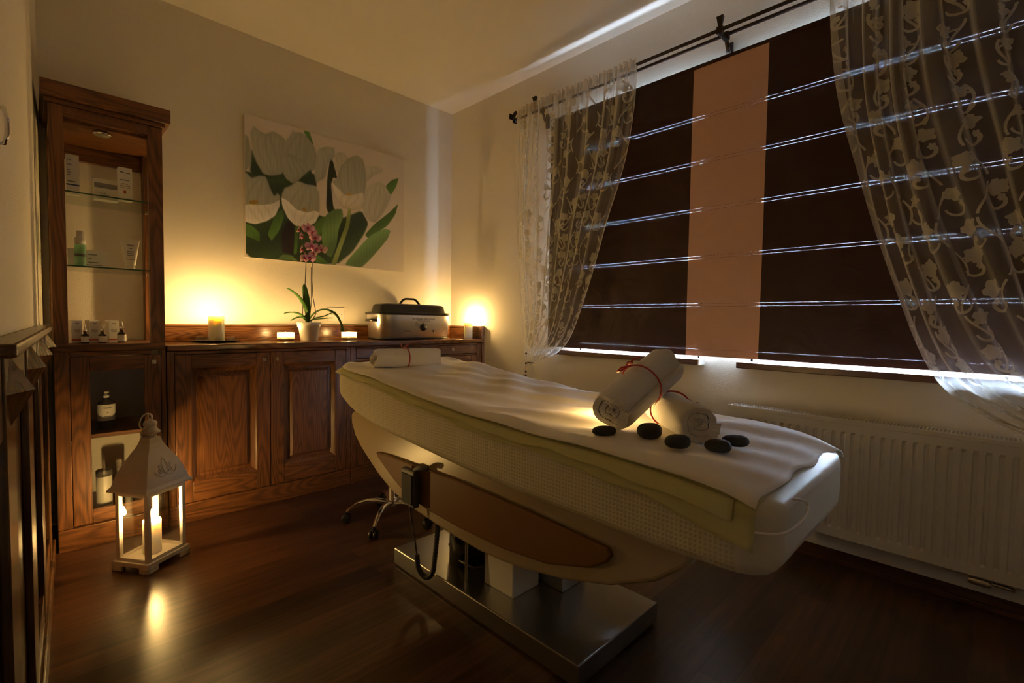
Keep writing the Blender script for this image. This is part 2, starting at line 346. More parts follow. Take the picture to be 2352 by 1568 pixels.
# ================================================================ built-in joinery
YF=-.42
def frame_door(root,x0,x1,z0,z1,st=.07,bot=.10,glass=False,knob=None,name='door',panel_in=True):
    m=MB(); y0,y1=YF,YF+.02
    m.box((x0,y0,z0),(x0+st,y1,z1)); m.box((x1-st,y0,z0),(x1,y1,z1))
    m.box((x0+st,y0,z1-st),(x1-st,y1,z1),1); m.box((x0+st,y0,z0),(x1-st,y1,z0+bot),1)
    d=m.build(name,[WV,WH],root,off=root.location,bev=.003)
    a,b,c_,e=x0+st,x1-st,z0+bot,z1-st
    if glass: MB().box((a-.004,YF+.008,c_-.004),(b+.004,YF+.012,e+.004)).build('glass_pane',GLASS,d,off=root.location)
    else:
        p=MB(); g=.022; k=.060
        # moulding lip, then field raised towards the room
        p.rings([[(a,YF+.003,c_),(b,YF+.003,c_),(b,YF+.003,e),(a,YF+.003,e)],[(a+.006,YF+.008,c_+.006),(b-.006,YF+.008,c_+.006),(b-.006,YF+.008,e-.006),(a+.006,YF+.008,e-.006)],
                 [(a+g,YF+.026,c_+g),(b-g,YF+.026,c_+g),(b-g,YF+.026,e-g),(a+g,YF+.026,e-g)],
                 [(a+g+k*.2,YF+.026,c_+g+k*.2),(b-g-k*.2,YF+.026,c_+g+k*.2),(b-g-k*.2,YF+.026,e-g-k*.2),(a+g+k*.2,YF+.026,e-g-k*.2)],
                 [(a+g+k*.45,YF+.009,c_+g+k*.45),(b-g-k*.45,YF+.009,c_+g+k*.45),(b-g-k*.45,YF+.009,e-g-k*.45),(a+g+k*.45,YF+.009,e-g-k*.45)]],sm=False,cap=False)
        p.add(p.v[-4:],[(0,1,2,3)])
        p.build('panel',WP,d,off=root.location)
    if knob:
        kx,kz=knob; q=MB(); q.box((kx-.009,YF-.004,kz-.009),(kx+.009,YF,kz+.009)); q.box((kx-.0045,YF-.016,kz-.0045),(kx+.0045,YF-.004,kz+.0045)); q.build('knob',BRASS,d,off=root.location,bev=.0012)
    return d
def drawer(root,x0,x1,z0,z1,knobs):
    m=MB(); m.box((x0,YF,z0),(x1,YF+.02,z1)); d=m.build('drawer',WH,root,off=root.location,bev=.004)
    for kx in knobs:
        kz=(z0+z1)/2; q=MB(); q.box((kx-.009,YF-.004,kz-.009),(kx+.009,YF,kz+.009)); q.box((kx-.0045,YF-.016,kz-.0045),(kx+.0045,YF-.004,kz+.0045)); q.build('knob',BRASS,d,off=root.location,bev=.0012)
def carcass(root,x0,x1,mid=None,top=.868,z_r=.85):
    m=MB(); y=YF+.021
    m.box((x0,y,.0),(x0+.03,-.002,top)); m.box((x1-.03,y,.0),(x1,-.002,top))
    m.box((x0+.03,y,z_r),(x1-.03,-.002,top),1); m.box((x0+.03,y,.10),(x1-.03,-.002,.12),1); m.box((x0+.03,-.012,.12),(x1-.03,-.002,z_r))
    if mid: m.box((mid-.02,y,.12),(mid+.02,-.03,z_r))
    m.build('carcass',[WV,WH],root,off=root.location,bev=.001)
    p=MB(); p.box((x0,YF,0),(x1,YF+.02,.098)); p.build('plinth',WH,root,off=root.location,bev=.003)
# two-door unit
u=thing('base_cabinet','low brown wooden cabinet with two panelled doors below the candle and orchid','cabinet',(-1.56,-.21,0))
carcass(u,-2.043,-1.10); 
m=MB(); m.box((-2.043,YF,.10),(-2.014,YF+.02,.868)); m.box((-1.128,YF,.10),(-1.10,YF+.02,.868)); m.box((-2.014,YF,.853),(-1.128,YF+.02,.868),1); m.build('face_frame',[WV,WH],u,off=u.location,bev=.002)
frame_door(u,-2.012,-1.573,.102,.850,knob=(-1.602,.812)); frame_door(u,-1.569,-1.130,.102,.850,knob=(-1.537,.812))
u=thing('base_cabinet','low brown wooden cabinet with drawers above doors below the steel heater','cabinet',(-.56,-.21,0))
carcass(u,-1.098,-.022,mid=-.56)
m=MB(); m.box((-1.098,YF,.10),(-1.064,YF+.02,.868)); m.box((-.06,YF,.10),(-.022,YF+.02,.868)); m.box((-.58,YF,.10),(-.54,YF+.02,.868)); 
for a,b in ((-1.064,-.58),(-.54,-.06)): m.box((a,YF,.858),(b,YF+.02,.868),1); m.box((a,YF,.776),(b,YF+.02,.788),1)
m.build('face_frame',[WV,WH],u,off=u.location,bev=.002)
for a,b in ((-1.062,-.582),(-.538,-.062)):
    drawer(u,a,b,.790,.856,[(a+b)/2]); frame_door(u,a,b,.102,.774,st=.06,bot=.08,knob=(a+.03 if a>-.6 else b-.03,.745))
# worktop
wt=thing('worktop','long brown wooden worktop carrying candles, the orchid and the steel heater','worktop',(-1.02,-.21,.87))
MB().box((-2.044,-.435,.870),(-.001,-.001,.900)).build('slab',WT,wt,off=wt.location,bev=.006)
m=MB(); m.box((-2.044,-.020,.9005),(-.022,-.001,.985)); m.box((-2.044,-.026,.985),(-.022,-.001,.997)); m.build('back_splash',WT,wt,off=wt.location,bev=.002)
m=MB(); m.box((-.020,-.40,.9005),(-.001,-.001,.985)); m.box((-.026,-.40,.985),(-.001,-.001,.997)); m.box((-.03,-.434,.9005),(-.001,-.40,1.0)); m.build('side_splash',WY,wt,off=wt.location,bev=.002)
MB().box((-.021,-.434,0),(-.001,-.012,.869)).build('end_panel',WV,wt,off=wt.location,bev=.002)
# tall display cabinet
XL0,XL1,XR0,XR1=-2.440,-2.392,-2.103,-2.048
t=thing('display_cabinet','tall narrow brown wooden display cabinet with glass shelves in the left corner','cabinet',(-2.25,-.21,0))
O=t.location
m=MB()
for x0,x1 in ((XL0,XL1),(XR0,XR1)):
    m.box((x0,YF,.90),(x1,YF+.045,1.93)); m.box((x0 if x0<-2.3 else x1-.018,YF,.10),(x1,YF+.045,.90)); m.box((x0 if x0<-2.3 else x1-.03,-.078,.90),(x0+.03 if x0<-2.3 else x1,-.002,1.93))
m.build('stile',WV,t,off=O,bev=.002)
m=MB(); m.box((XL1,YF,1.885),(XR0,YF+.03,1.93)); m.box((XL0+.002,YF+.032,1.872),(XR1-.002,-.002,1.90)); m.box((XL0+.03,-.03,1.80),(XR1-.03,-.002,1.872)); m.build('top_rail',WH,t,off=O,bev=.002)
m=MB(); m.box((XL0-.012,YF-.012,1.93),(XR1+.012,-.002,1.95)); m.box((XL0-.022,YF-.03,1.95),(XR1+.03,-.002,2.016)); m.build('cornice',WH,t,off=O,bev=.004)
MB().box((XR1-.018,YF+.046,.93),(XR1-.013,-.079,1.871)).build('side_glass',GLASS,t,off=O)
for z,nm_ in ((1.572,''),(1.252,'')):
    MB().box((XL0+.032,-.40,z),(XR1-.02,-.08,z+.006)).build('glass_shelf',SHELFG,t,off=O)
    m=MB(); m.box((XL0+.0321,-.4015,z),(XR1-.0201,-.40,z+.006)); m.build('shelf_edge',pm('glass_edge',(.03,.09,.05),.2),t,off=O)
    for yy in (-.34,-.12): MB().lathe([(.0,-.008),(.005,-.008),(.005,-.001),(0,-.001)],(XR1-.026,yy,z),10).build('shelf_pin',CHROME,t,off=O)
MB().box((XL0,YF-.006,.880),(XR1,-.002,.912)).build('display_floor',WH,t,off=O,bev=.003)
sp=MB().lathe([(0,0),(.02,-.001),(.032,-.004),(.035,-.009),(.028,-.014),(.024,-.010),(.0,-.009)],(-2.26,-.345,1.871),20).build('downlight',CHROME,t,off=O)
m=MB(); m.box((XL0,YF+.046,.10),(XL0+.02,-.002,.88)); m.box((XR1-.02,YF+.046,.10),(XR1,-.002,.88)); m.box((XL0+.02,YF+.025,.10),(XR1-.02,-.002,.128),1); m.build('carcass',[WV,WH],t,off=O,bev=.001)
MB().box((XL0+.02,YF+.03,.482),(XR1-.02,-.004,.502)).build('wood_shelf',WH,t,off=O,bev=.002)
MB().box((XL0,YF,0),(XR1,YF+.03,.098)).build('plinth',WH,t,off=O,bev=.003)
MB().box((XL1,YF,.858),(XR0,YF+.03,.879)).build('rail',WH,t,off=O,bev=.002)
frame_door(t,XL1+.002,XR1-.020,.105,.856,st=.064,bot=.062,glass=True,knob=(-2.095,.822))

# ================================================================ wall picture (tulip print)
TUL=[
('dg',[(-0.027,0.397),(0.049,0.39),(0.139,0.41),(0.246,0.428),(0.295,0.578),(0.452,0.628),(0.563,0.605),(0.688,0.516),(0.742,0.622),(0.711,0.719),(0.628,0.884),(0.52,1.004),(-0.032,1.03)]),
('dd',[(0.48,0.145),(0.5,0.19),(0.528,0.319),(0.5,0.309),(0.486,0.364),(0.5,0.532),(0.521,0.57),(0.465,0.591),(0.452,0.543),(0.459,0.321)]),
('dg',[(.03,.22),(.1,.30),(.22,.33),(.40,.30),(.40,.42),(.30,.46),(.20,.44),(.02,.42)]),
('p1',[(-0.025,0.128),(0.023,0.155),(0.038,0.256),(0.035,0.333),(0.021,0.382),(-0.027,0.419)]),
('p1',[(0.399,0.113),(0.453,0.074),(0.507,0.068),(0.514,0.143),(0.473,0.198),(0.452,0.323),(0.392,0.381),(0.379,0.31)]),
('p2',[(0.695,0.13),(0.741,0.143),(0.812,0.112),(0.852,0.155),(0.772,0.215),(0.726,0.282),(0.703,0.217)]),
('p2',[(0.514,0.1),(0.563,0.084),(0.606,0.122),(0.592,0.214),(0.542,0.297),(0.507,0.239)]),
('p1',[(0.026,0.124),(0.048,0.067),(0.084,0.095),(0.106,0.103),(0.146,0.069),(0.193,0.087),(0.217,0.11),(0.21,0.279),(0.198,0.362),(0.139,0.394),(0.093,0.392),(0.06,0.325),(0.038,0.256)]),
('mg',[(0.313,0.002),(0.354,-0.002),(0.38,0.094),(0.354,0.095)]),
('p1',[(0.217,0.11),(0.248,0.051),(0.257,0.008),(0.266,0.033),(0.31,0.021),(0.354,0.062),(0.386,0.109),(0.399,0.179),(0.386,0.275),(0.353,0.317),(0.296,0.366),(0.258,0.417),(0.216,0.389),(0.181,0.288),(0.181,0.225)]),
('p3',[(0.181,0.233),(0.223,0.195),(0.259,0.208),(0.321,0.228),(0.347,0.286),(0.296,0.374),(0.258,0.417),(0.216,0.389),(0.186,0.318)]),
('dg',[(0.29,0.376),(0.321,0.326),(0.36,0.274),(0.379,0.326),(0.385,0.399),(0.334,0.405)]),
('p2',[(0.726,0.318),(0.765,0.281),(0.82,0.243),(0.852,0.266),(0.893,0.293),(0.902,0.365),(0.877,0.446),(0.829,0.55),(0.781,0.61),(0.734,0.596),(0.703,0.54),(0.688,0.471)]),
('p1',[(0.521,0.303),(0.542,0.211),(0.585,0.138),(0.621,0.1),(0.658,0.079),(0.703,0.109),(0.718,0.212),(0.722,0.301),(0.703,0.441),(0.688,0.507),(0.614,0.532),(0.556,0.528),(0.5,0.429),(0.49,0.338)]),
('p4',[(0.49,0.338),(0.507,0.359),(0.578,0.427),(0.636,0.404),(0.696,0.371),(0.703,0.441),(0.681,0.509),(0.614,0.532),(0.556,0.523),(0.507,0.444)]),
('dk',[(0.184,0.803),(0.227,0.682),(0.27,0.731),(0.263,0.952),(0.189,0.946)]),
('mg',[(0.114,0.823),(0.155,0.673),(0.197,0.625),(0.206,0.679),(0.178,0.788),(0.137,0.867)]),
('mg',[(-0.03,0.758),(0.035,0.776),(0.074,0.822),(0.074,0.885),(0.024,0.862),(-0.03,0.841)]),
('mg',[(0.266,0.731),(0.288,0.727),(0.278,0.942),(0.256,0.945)]),
('mg',[(0.372,0.711),(0.425,0.633),(0.479,0.614),(0.465,0.676),(0.411,0.78),(0.378,0.785)]),
('lg',[(0.431,0.7),(0.452,0.611),(0.507,0.556),(0.556,0.545),(0.563,0.605),(0.535,0.697),(0.52,0.83),(0.485,0.939),(0.451,0.918),(0.424,0.803)]),
('yg',[(0.592,0.533),(0.617,0.532),(0.606,0.666),(0.563,0.823),(0.517,0.996),(0.485,0.991),(0.535,0.81),(0.577,0.663)]),
('p1',[(-0.027,0.397),(0.016,0.414),(0.037,0.439),(0.076,0.412),(0.11,0.41),(0.138,0.504),(0.15,0.533),(0.168,0.505),(0.185,0.532),(0.179,0.605),(0.155,0.681),(0.12,0.72),(0.052,0.761),(0.024,0.755),(-0.03,0.728)]),
('p5',[(-0.029,0.652),(0.025,0.625),(0.081,0.619),(0.138,0.598),(0.179,0.557),(0.179,0.605),(0.155,0.681),(0.108,0.73),(0.052,0.761),(-0.03,0.75)]),
('p1',[(0.191,0.522),(0.21,0.462),(0.24,0.442),(0.283,0.39),(0.334,0.405),(0.385,0.399),(0.412,0.451),(0.415,0.551),(0.411,0.619),(0.385,0.684),(0.333,0.727),(0.27,0.731),(0.227,0.682),(0.197,0.601)]),
('p5',[(0.192,0.538),(0.227,0.554),(0.276,0.607),(0.333,0.619),(0.378,0.593),(0.413,0.602),(0.385,0.684),(0.333,0.727),(0.27,0.731),(0.227,0.682),(0.197,0.601)]),
('mg',[(0.86,0.283),(0.877,0.25),(0.91,0.209),(0.964,0.177),(0.943,0.261),(0.902,0.347)]),
('mg',[(0.711,0.719),(0.781,0.614),(0.886,0.5),(0.958,0.404),(0.936,0.508),(0.878,0.614),(0.821,0.671),(0.742,0.75)]),
('lg',[(0.592,0.951),(0.636,0.883),(0.711,0.773),(0.765,0.709),(0.853,0.647),(0.898,0.657),(0.878,0.727),(0.813,0.83),(0.742,0.932),(0.689,0.998),(0.577,0.989)]),
('lg',[(0.165,0.998),(0.195,0.957),(0.244,0.955),(0.287,0.998)]),
('mg',[(0.378,0.92),(0.424,0.947),(0.472,0.992),(0.424,1.007),(0.377,0.987)]),
('ye',[(0.02,0.603),(0.053,0.587),(0.075,0.605),(0.047,0.627),(0.02,0.626)]),
('ye',[(0.304,0.601),(0.32,0.573),(0.336,0.598),(0.327,0.617)]),
('ye',[(0.581,0.426),(0.599,0.395),(0.628,0.41),(0.599,0.428)]),
]
PALC={'dg':(.030,.060,.022),'dd':(.016,.026,.012),'p1':(.42,.43,.37),'p2':(.55,.53,.44),'p3':(.36,.37,.32),'p4':(.80,.74,.62),'p5':(.78,.76,.72),'mg':(.08,.18,.035),'lg':(.14,.25,.09),'yg':(.24,.30,.09),'dk':(.020,.014,.011),'ye':(.45,.30,.06)}
def tulip_print():
    X0,X1,ZT,ZB=-1.580,-.481,2.260,1.407; nu,nv=380,296
    U,V=np.meshgrid((np.arange(nu*2)+.5)/(nu*2),(np.arange(nv*2)+.5)/(nv*2))
    img=np.empty(U.shape+(3,)); img[:]=(.68,.61,.54)
    rs=np.random.RandomState(3)
    for c,P in TUL:
        P=np.array(P); ins=np.zeros(U.shape,bool)
        # smooth the outline
        if c!='dg': P=P.mean(0)+(P-P.mean(0))*1.035
        P=np.stack([.87*P+.13*np.roll(P,-1,0),.13*P+.87*np.roll(P,-1,0)],1).reshape(-1,2)
        u0,v0=P.min(0); u1,v1=P.max(0); n=len(P)
        sel=(U>u0)&(U<u1)&(V>v0)&(V<v1); uu,vv=U[sel],V[sel]; q=np.zeros(uu.shape,bool); dm=np.full(uu.shape,9.)
        for i in range(n):
            a,b=P[i],P[(i+1)%n]
            cr=((a[1]>vv)!=(b[1]>vv))&(uu<(b[0]-a[0])*(vv-a[1])/(b[1]-a[1]+1e-12)+a[0]); q^=cr
            ab=b-a; tt=np.clip(((uu-a[0])*ab[0]+(vv-a[1])*ab[1])/(ab@ab+1e-12),0,1)
            dm=np.minimum(dm,np.hypot((uu-a[0]-tt*ab[0])*1.29,vv-a[1]-tt*ab[1]))
        ph=rs.rand()*6; cu=(u0+u1)/2
        edge=np.clip(dm/.045,0,1)
        fr=.05 if c[0]=='p' else .10
        st=1+fr*np.sin((uu-cu)*150/(.3+.7*np.abs(vv-v1-.1))+ph)*edge
        gr=1+.18*(v1-vv-.5*(v1-v0))/max(v1-v0,.05)*(-1 if c=='p5' else 1)
        rim=(.90+.12*edge) if c[0]=='p' and c!='p5' else (1.10-.14*edge)
        tt_=np.clip((v1-vv)/max(v1-v0,.01),0,1); hw=(u1-u0)/2; sh=np.ones(uu.shape)
        if c[0]=='p':
            for kk in (-.42,.05,.5): sh*=1-.13*np.exp(-((uu-cu-kk*hw*np.sin(pi*np.clip(tt_,.02,.98))**.8-.02*np.sin(5*tt_+ph))/.007)**2)*(tt_<.93)
            sh*=.88+.24*np.clip(.5+(cu-uu)/hw*.4+.3*np.sin(3*tt_+ph),0,1)
        else: sh*=.72+.56*np.clip(.5+.5*np.sin((uu*1.29*.6+vv*.8)*26+ph),0,1)
        col=np.array(PALC[c])[None]*(st*gr*rim*sh)[:,None]
        al=q*np.clip(dm/(.012 if c in('p1','p2','dg','dk') else .005),0,1)
        base=img[sel]; img[sel]=base*(1-al[:,None])+np.clip(col,0,1)*al[:,None]
    img=img.reshape(nv,2,nu,2,3).mean((1,3))
    g=np.zeros((nv+1,nu+1,3)); g[:nv,:nu]=img; g[nv,:nu]=img[-1]; g[:,nu]=g[:,nu-1]
    xs=np.linspace(X0,X1,nu+1); zs=np.linspace(ZT,ZB,nv+1)
    m=MB(); vs=[(x,-.0305,z) for z in zs for x in xs]
    m.add(vs,[(j*(nu+1)+i,(j+1)*(nu+1)+i,(j+1)*(nu+1)+i+1,j*(nu+1)+i+1) for j in range(nv) for i in range(nu)])
    mt,nt,b=nm('tulip_print'); at=nt.nodes.new('ShaderNodeAttribute'); at.attribute_name='print_colour'; nt.links.new(at.outputs['Color'],b.inputs['Base Color']); b.inputs['Roughness'].default_value=.5
    root=thing('canvas_picture','wide unframed canvas of white tulips with green leaves on the back wall','picture',(-1.03,-.001,1.83))
    MB().box((X0,-.030,ZB),(X1,-.003,ZT)).build('canvas',pm('canvas_edge',(.62,.55,.48),.7),root,off=root.location)
    o=m.build('printed_face',mt,root,off=root.location)
    a=o.data.color_attributes.new('print_colour','FLOAT_COLOR','POINT')
    a.data.foreach_set('color',np.concatenate([g,np.ones(g.shape[:2]+(1,))],2).astype(np.float32).ravel())
tulip_print()
t=thing('socket_plate','white double wall socket plate behind the orchid','socket',(-1.005,-.0005,1.070))
m=MB().box((-.063,-.008,-.048),(.063,0,.048)).build('plate',WHITEP,t,bev=.003)
for sx in (-.03,.03):
    MB().xf(Matrix.Identity(4)).lathe([(0,0),(.018,0),(.021,.003),(.021,.004)],(0,0,0),20).xf(Matrix.Translation((sx,-.0085,0))@Matrix.Rotation(pi/2,4,'X')@Matrix.Diagonal((1,1,1,1))).build('outlet',WHITEP,t)
    m=MB()
    for q in (-.006,.006): m.lathe([(0,.0042),(.0022,.0042),(.0022,.0046),(0,.0046)],(q,0,0),8)
    m.xf(Matrix.Translation((sx,-.0085,0))@Matrix.Rotation(pi/2,4,'X')).build('pin_holes',BLKP,t)

# ================================================================ candles
def candle(name,label,loc,r,h,group=None,fh=.040,melt=.004,cat='candle'):
    t=thing(name,label,cat,loc,group)
    MB().lathe([(0,0),(r*.96,0),(r,.003),(r,h-.004),(r*.96,h),(r*.80,h-.002),(r*.45,h-melt),(0,h-melt)],n=36).build('wax_body',WAX,t)
    MB().tube([(0,0,h-melt),(.0006,0,h+.004),(.001,.0004,h+.009)],.0009,6).build('wick',WICK,t)
    f=.0075*fh/.034
    MB().lathe([(0,h+.003),(f*.75,h+.008),(f,h+.013),(f*.8,h+.013+fh*.25),(f*.45,h+.013+fh*.5),(f*.15,h+.013+fh*.7),(0,h+.013+fh*.8)],n=10).build('flame',FLM,t)
    return t
candle('pillar_candle','thick white lit pillar candle on a dark plate at the left of the worktop',(-1.777,-.19,.9085),.0385,.146)
t=thing('candle_plate','dark shallow leaf-edged plate under the pillar candle on the worktop','plate',(-1.777,-.19,.9003))
n=48; rs=[]
for r,z in ((.0,.0),(.07,.0),(.098,.004),(.108,.010),(.1085,.012),(.098,.0075),(.07,.0045),(.0,.0045)):
    rs.append([(max(r,.0005)*(1+.07*sin(5*2*pi*j/n)*(r>.09))*cos(2*pi*j/n)*1.1,max(r,.0005)*(1+.05*sin(3*2*pi*j/n)*(r>.09))*sin(2*pi*j/n)*.9,z) for j in range(n)])
MB().rings(rs).build('dish',pm('dark_glaze',(.02,.018,.016),.25),t)
BEAD=glass('bead_glass',(.95,.95,.92),.10,.05)
bp_=None
for k,(dx,dy) in enumerate(((-.075,-.015),(-.055,-.045),(-.010,-.062),(.052,-.048),(.074,-.020),(-.085,.02))):
    lb=['clear glass bead at the far left rim of the candle plate','clear glass bead at the left front of the candle plate','clear glass bead directly in front of the pillar candle','clear glass bead at the right front of the candle plate','clear glass bead at the right rim of the candle plate','clear glass bead behind the left rim of the candle plate'][k]
    if bp_ is None:
        mb=MB().lathe([(.0135*sin(pi*i/10),-.0135*cos(pi*i/10)) for i in range(11)],n=16); o=mb.build('glass_bead',BEAD); bp_=o
    else: o=bp_.copy(); COL.objects.link(o)
    o.location=(-1.777+dx,-.19+dy,.9003+.0045+.0137+ (.002 if abs(dx)>.07 else 0)); tag(o,lb,'bead','glass beads round the pillar candle')
candle('pillar_candle','white lit pillar candle at the right end of the worktop beside the window wall',(-.073,-.322,.9005),.034,.131)
FROST=sheer('frosted_glass',(.9,.85,.7),.55,.75)
def tealight(label,loc,rz=0,box=True,grp='square glass tealights on the worktop'):
    t=thing('tealight',label,'tealight',loc,grp if box else None,rz)
    if box:
        a=.035;i=.028;h=.052
        sq=lambda s,z:[(-s,-s,z),(s,-s,z),(s,s,z),(-s,s,z)]
        MB().rings([sq(a,0),sq(a,.012),sq(i,.012),sq(i,0.001)],sm=False).build('glass_foot',glass('holder_glass',(.9,.9,.85),.10,.05),t)
        MB().rings([sq(a,.0125),sq(a,h),sq(i,h),sq(i,.014)],sm=False).build('frosted_holder',FROST,t)
        MB().lathe([(0,0),(.021,0),(.022,.014),(.020,.016),(0,.013)],(0,0,.015),24).build('wax_cup',WAX,t); z=.03
    else:
        MB().lathe([(0,0),(.019,0),(.0195,.015),(.018,.016),(.0,.013)],(0,0,0),24).build('wax_cup',WAX,t); z=.014
    MB().lathe([(0,z-.003),(.0035,z+.002),(.0048,z+.006),(.004,z+.011),(.002,z+.018),(0,z+.023)],n=10).build('flame',FLM,t)
    return t
tealight('lit tealight in a square glass holder left of the orchid pot',(-1.410,-.20,.9005),.25)
tealight('lit tealight in a square glass holder between the orchid pot and the heater',(-1.003,-.20,.9005),.2)

# ================================================================ orchid
t=thing('potted_orchid','pink orchid with two tall stems in a cream pot on the worktop','plant',(-1.284,-.24,.9005))
O=t.location
MB().lathe([(0,0),(.047,0),(.050,.004),(.062,.082),(.0675,.084),(.071,.113),(.070,.1145),(.065,.1145),(.062,.098),(0,.098)],n=40).build('pot',CERAM,t)
MB().lathe([(0,.108),(.02,.110),(.045,.106),(.0615,.099)],n=24).build('bark',SOIL,t)
def leaf(pts,wd,mat=LEAF):
    pts=[Vector(p)-Vector(O) for p in pts]
    cu=[]; N=14
    for i in range(N+1):
        s=i/N*(len(pts)-1); k=min(int(s),len(pts)-2); f=s-k
        p0=pts[max(k-1,0)];p1=pts[k];p2=pts[k+1];p3=pts[min(k+2,len(pts)-1)]
        cu.append(.5*((2*p1)+(-p0+p2)*f+(2*p0-5*p1+4*p2-p3)*f*f+(-p0+3*p1-3*p2+p3)*f**3))
    vs=[]
    for i,p in enumerate(cu):
        tn=(cu[min(i+1,N)]-cu[max(i-1,0)]).normalized(); sd=tn.cross(Vector((0,0,1)))
        if sd.length<.25: sd=sd+Vector((.6,-.4,0))
        sd.normalize(); nn=sd.cross(tn)
        s=i/N; w_=wd*1.35*(.35+.65*min(1,s/.35))*sqrt(max(0,1-max(0,(s-.45)/.56)**2))+.0008
        for q in (-1,-.5,0,.5,1): vs.append(p+sd*w_*q+nn*w_*.30*abs(q))
    m=MB(); m.add(vs,[(i*5+j,i*5+j+1,(i+1)*5+j+1,(i+1)*5+j) for i in range(N) for j in range(4)],0,True)
    m.build('leaf',mat,t,solid=.0022)
b0=(-1.292,-.24,1.015)
leaf([b0,(-1.31,-.245,1.09),(-1.35,-.25,1.16),(-1.395,-.25,1.20),(-1.421,-.25,1.218)],.017)
leaf([b0,(-1.292,-.235,1.10),(-1.300,-.23,1.18),(-1.31,-.23,1.25)],.014)
leaf([b0,(-1.34,-.25,1.055),(-1.39,-.26,1.072),(-1.443,-.27,1.066)],.015)
leaf([b0,(-1.32,-.27,1.035),(-1.36,-.29,1.045),(-1.415,-.30,1.025)],.013)
leaf([b0,(-1.25,-.24,1.07),(-1.19,-.25,1.095),(-1.125,-.255,1.065),(-1.09,-.26,1.00),(-1.079,-.26,.955)],.018)
leaf([b0,(-1.25,-.26,1.04),(-1.20,-.28,1.055),(-1.14,-.29,1.085)],.012)
leaf([b0,(-1.25,-.22,1.03),(-1.19,-.21,1.037),(-1.12,-.21,1.045)],.011)
def stem(pts,r=.0022):
    pts=[Vector(p)-Vector(O) for p in pts]; MB().tube(pts,r,7).build('stem',STEM,t)
stem([(-1.295,-.24,1.00),(-1.325,-.242,1.06),(-1.322,-.242,1.16),(-1.308,-.24,1.26),(-1.303,-.24,1.38),(-1.304,-.24,1.50),(-1.309,-.24,1.56),(-1.325,-.245,1.585),(-1.352,-.25,1.575)])
stem([(-1.282,-.24,1.00),(-1.242,-.242,1.07),(-1.262,-.242,1.18),(-1.266,-.24,1.28),(-1.264,-.24,1.38),(-1.263,-.24,1.45),(-1.245,-.245,1.49),(-1.215,-.25,1.47)])
stem([(-1.290,-.24,1.00),(-1.312,-.236,1.10),(-1.306,-.236,1.25),(-1.300,-.236,1.35)],.0018); stem([(-1.286,-.24,1.00),(-1.270,-.236,1.12),(-1.270,-.236,1.30),(-1.268,-.236,1.36)],.0018)
def petal(ang,L,Wd,lift=.0):
    vs=[(0,0,0)]; n=12
    for i in range(n+1):
        s=i/n*2*pi; x=(1-cos(s))/2; y=sin(s)*(.5+.5*x)
        px=x*L; py=y*Wd/2; vs.append((px*cos(ang)-py*sin(ang), -.004*sin(x*pi)+lift*x, px*sin(ang)+py*cos(ang)))
    return vs,[(0,i+1,i+2) for i in range(n)]
def flower(c,s,yaw,tilt,mat=PETAL):
    m=MB()
    for a,L,W_,lf in ((pi/2,.021,.014,.002),(pi*1.22,.021,.013,.002),(pi*1.78,.021,.013,.002),(.12,.024,.027,-.001),(pi-.12,.024,.027,-.001)):
        vs,fs=petal(a,L*s,W_*s,lf); m.add(vs,fs,0,True)
    Mx=Matrix.Translation(Vector(c)-Vector(O))@Matrix.Rotation(yaw,4,'Z')@Matrix.Rotation(tilt,4,'X')
    m.xf(Mx); f=m.build('flower',mat,t,solid=.0008)
    q=MB().lathe([(0,-.004*s),(.004*s,-.002*s),(.005*s,.003*s),(0,.006*s)],(0,0,0),8); q.tube([(0,-.002,0),(0,-.008*s,-.004*s),(0,-.010*s,-.009*s)],[.004*s,.004*s,.0015*s],7); q.xf(Mx).build('lip',LIP,f)
PETALP=pm('orchid_petal_pale',(.90,.56,.52),.6,var=.2,bscale=60)
for c,s,yw,tl,pmt in (((-1.352,-.252,1.575),.85,1.0,.3,PETALP),((-1.335,-.250,1.54),1.0,.9,.1,PETAL),((-1.294,-.252,1.592),1.25,-.2,-.1,PETAL),((-1.270,-.252,1.572),1.0,-.3,.1,PETAL),((-1.250,-.252,1.540),1.15,-.2,.1,PETAL),((-1.335,-.252,1.462),1.15,1.1,.2,PETALP),((-1.274,-.255,1.484),1.35,0,0,PETAL),((-1.245,-.256,1.472),1.1,-.2,.1,PETAL),((-1.213,-.256,1.472),1.15,-.5,.1,PETALP),((-1.262,-.25,1.443),.9,.2,.4,PETALP),((-1.318,-.252,1.408),1.2,.5,.2,PETALP),((-1.286,-.254,1.412),1.25,-.1,.2,PETAL)): flower(c,s*1.35,yw,tl,pmt)

# ================================================================ steel heater
t=thing('stone_heater','steel roaster style stone heater with black lid on the worktop','heater',(-.555,-.235,.9005))
def se(hx,hy,z,n=72,p=4.5,cx=0,cy=0):
    r=[]
    for j in range(n):
        a=2*pi*j/n; c_,s_=cos(a),sin(a); k=(abs(c_)**p+abs(s_)**p)**(-1/p); r.append((cx+hx*k*c_,cy+hy*k*s_,z))
    return r
MB().rings([se(.283,.128,.012),se(.288,.133,.016),se(.298,.142,.165),se(.300,.144,.172)]).build('body',STEELB,t)
m=MB().rings([se(.280,.125,.004),se(.290,.136,.004),se(.290,.136,.014),se(.28,.126,.014)]); 
for sx in (-1,1):
    for sy in (-1,1): m.lathe([(0,0),(.012,0),(.012,.006),(0,.006)],(sx*.24,sy*.09,-.0002),12)
m.build('base',BLKP,t)
m=MB().rings([se(.300,.145,.172),se(.309,.153,.174),se(.310,.154,.186),se(.302,.147,.190),se(.270,.118,.194),se(.262,.110,.235),se(.250,.098,.247),se(.19,.06,.252),se(.02,.01,.253)])
lid=m.build('lid',BLKP,t)
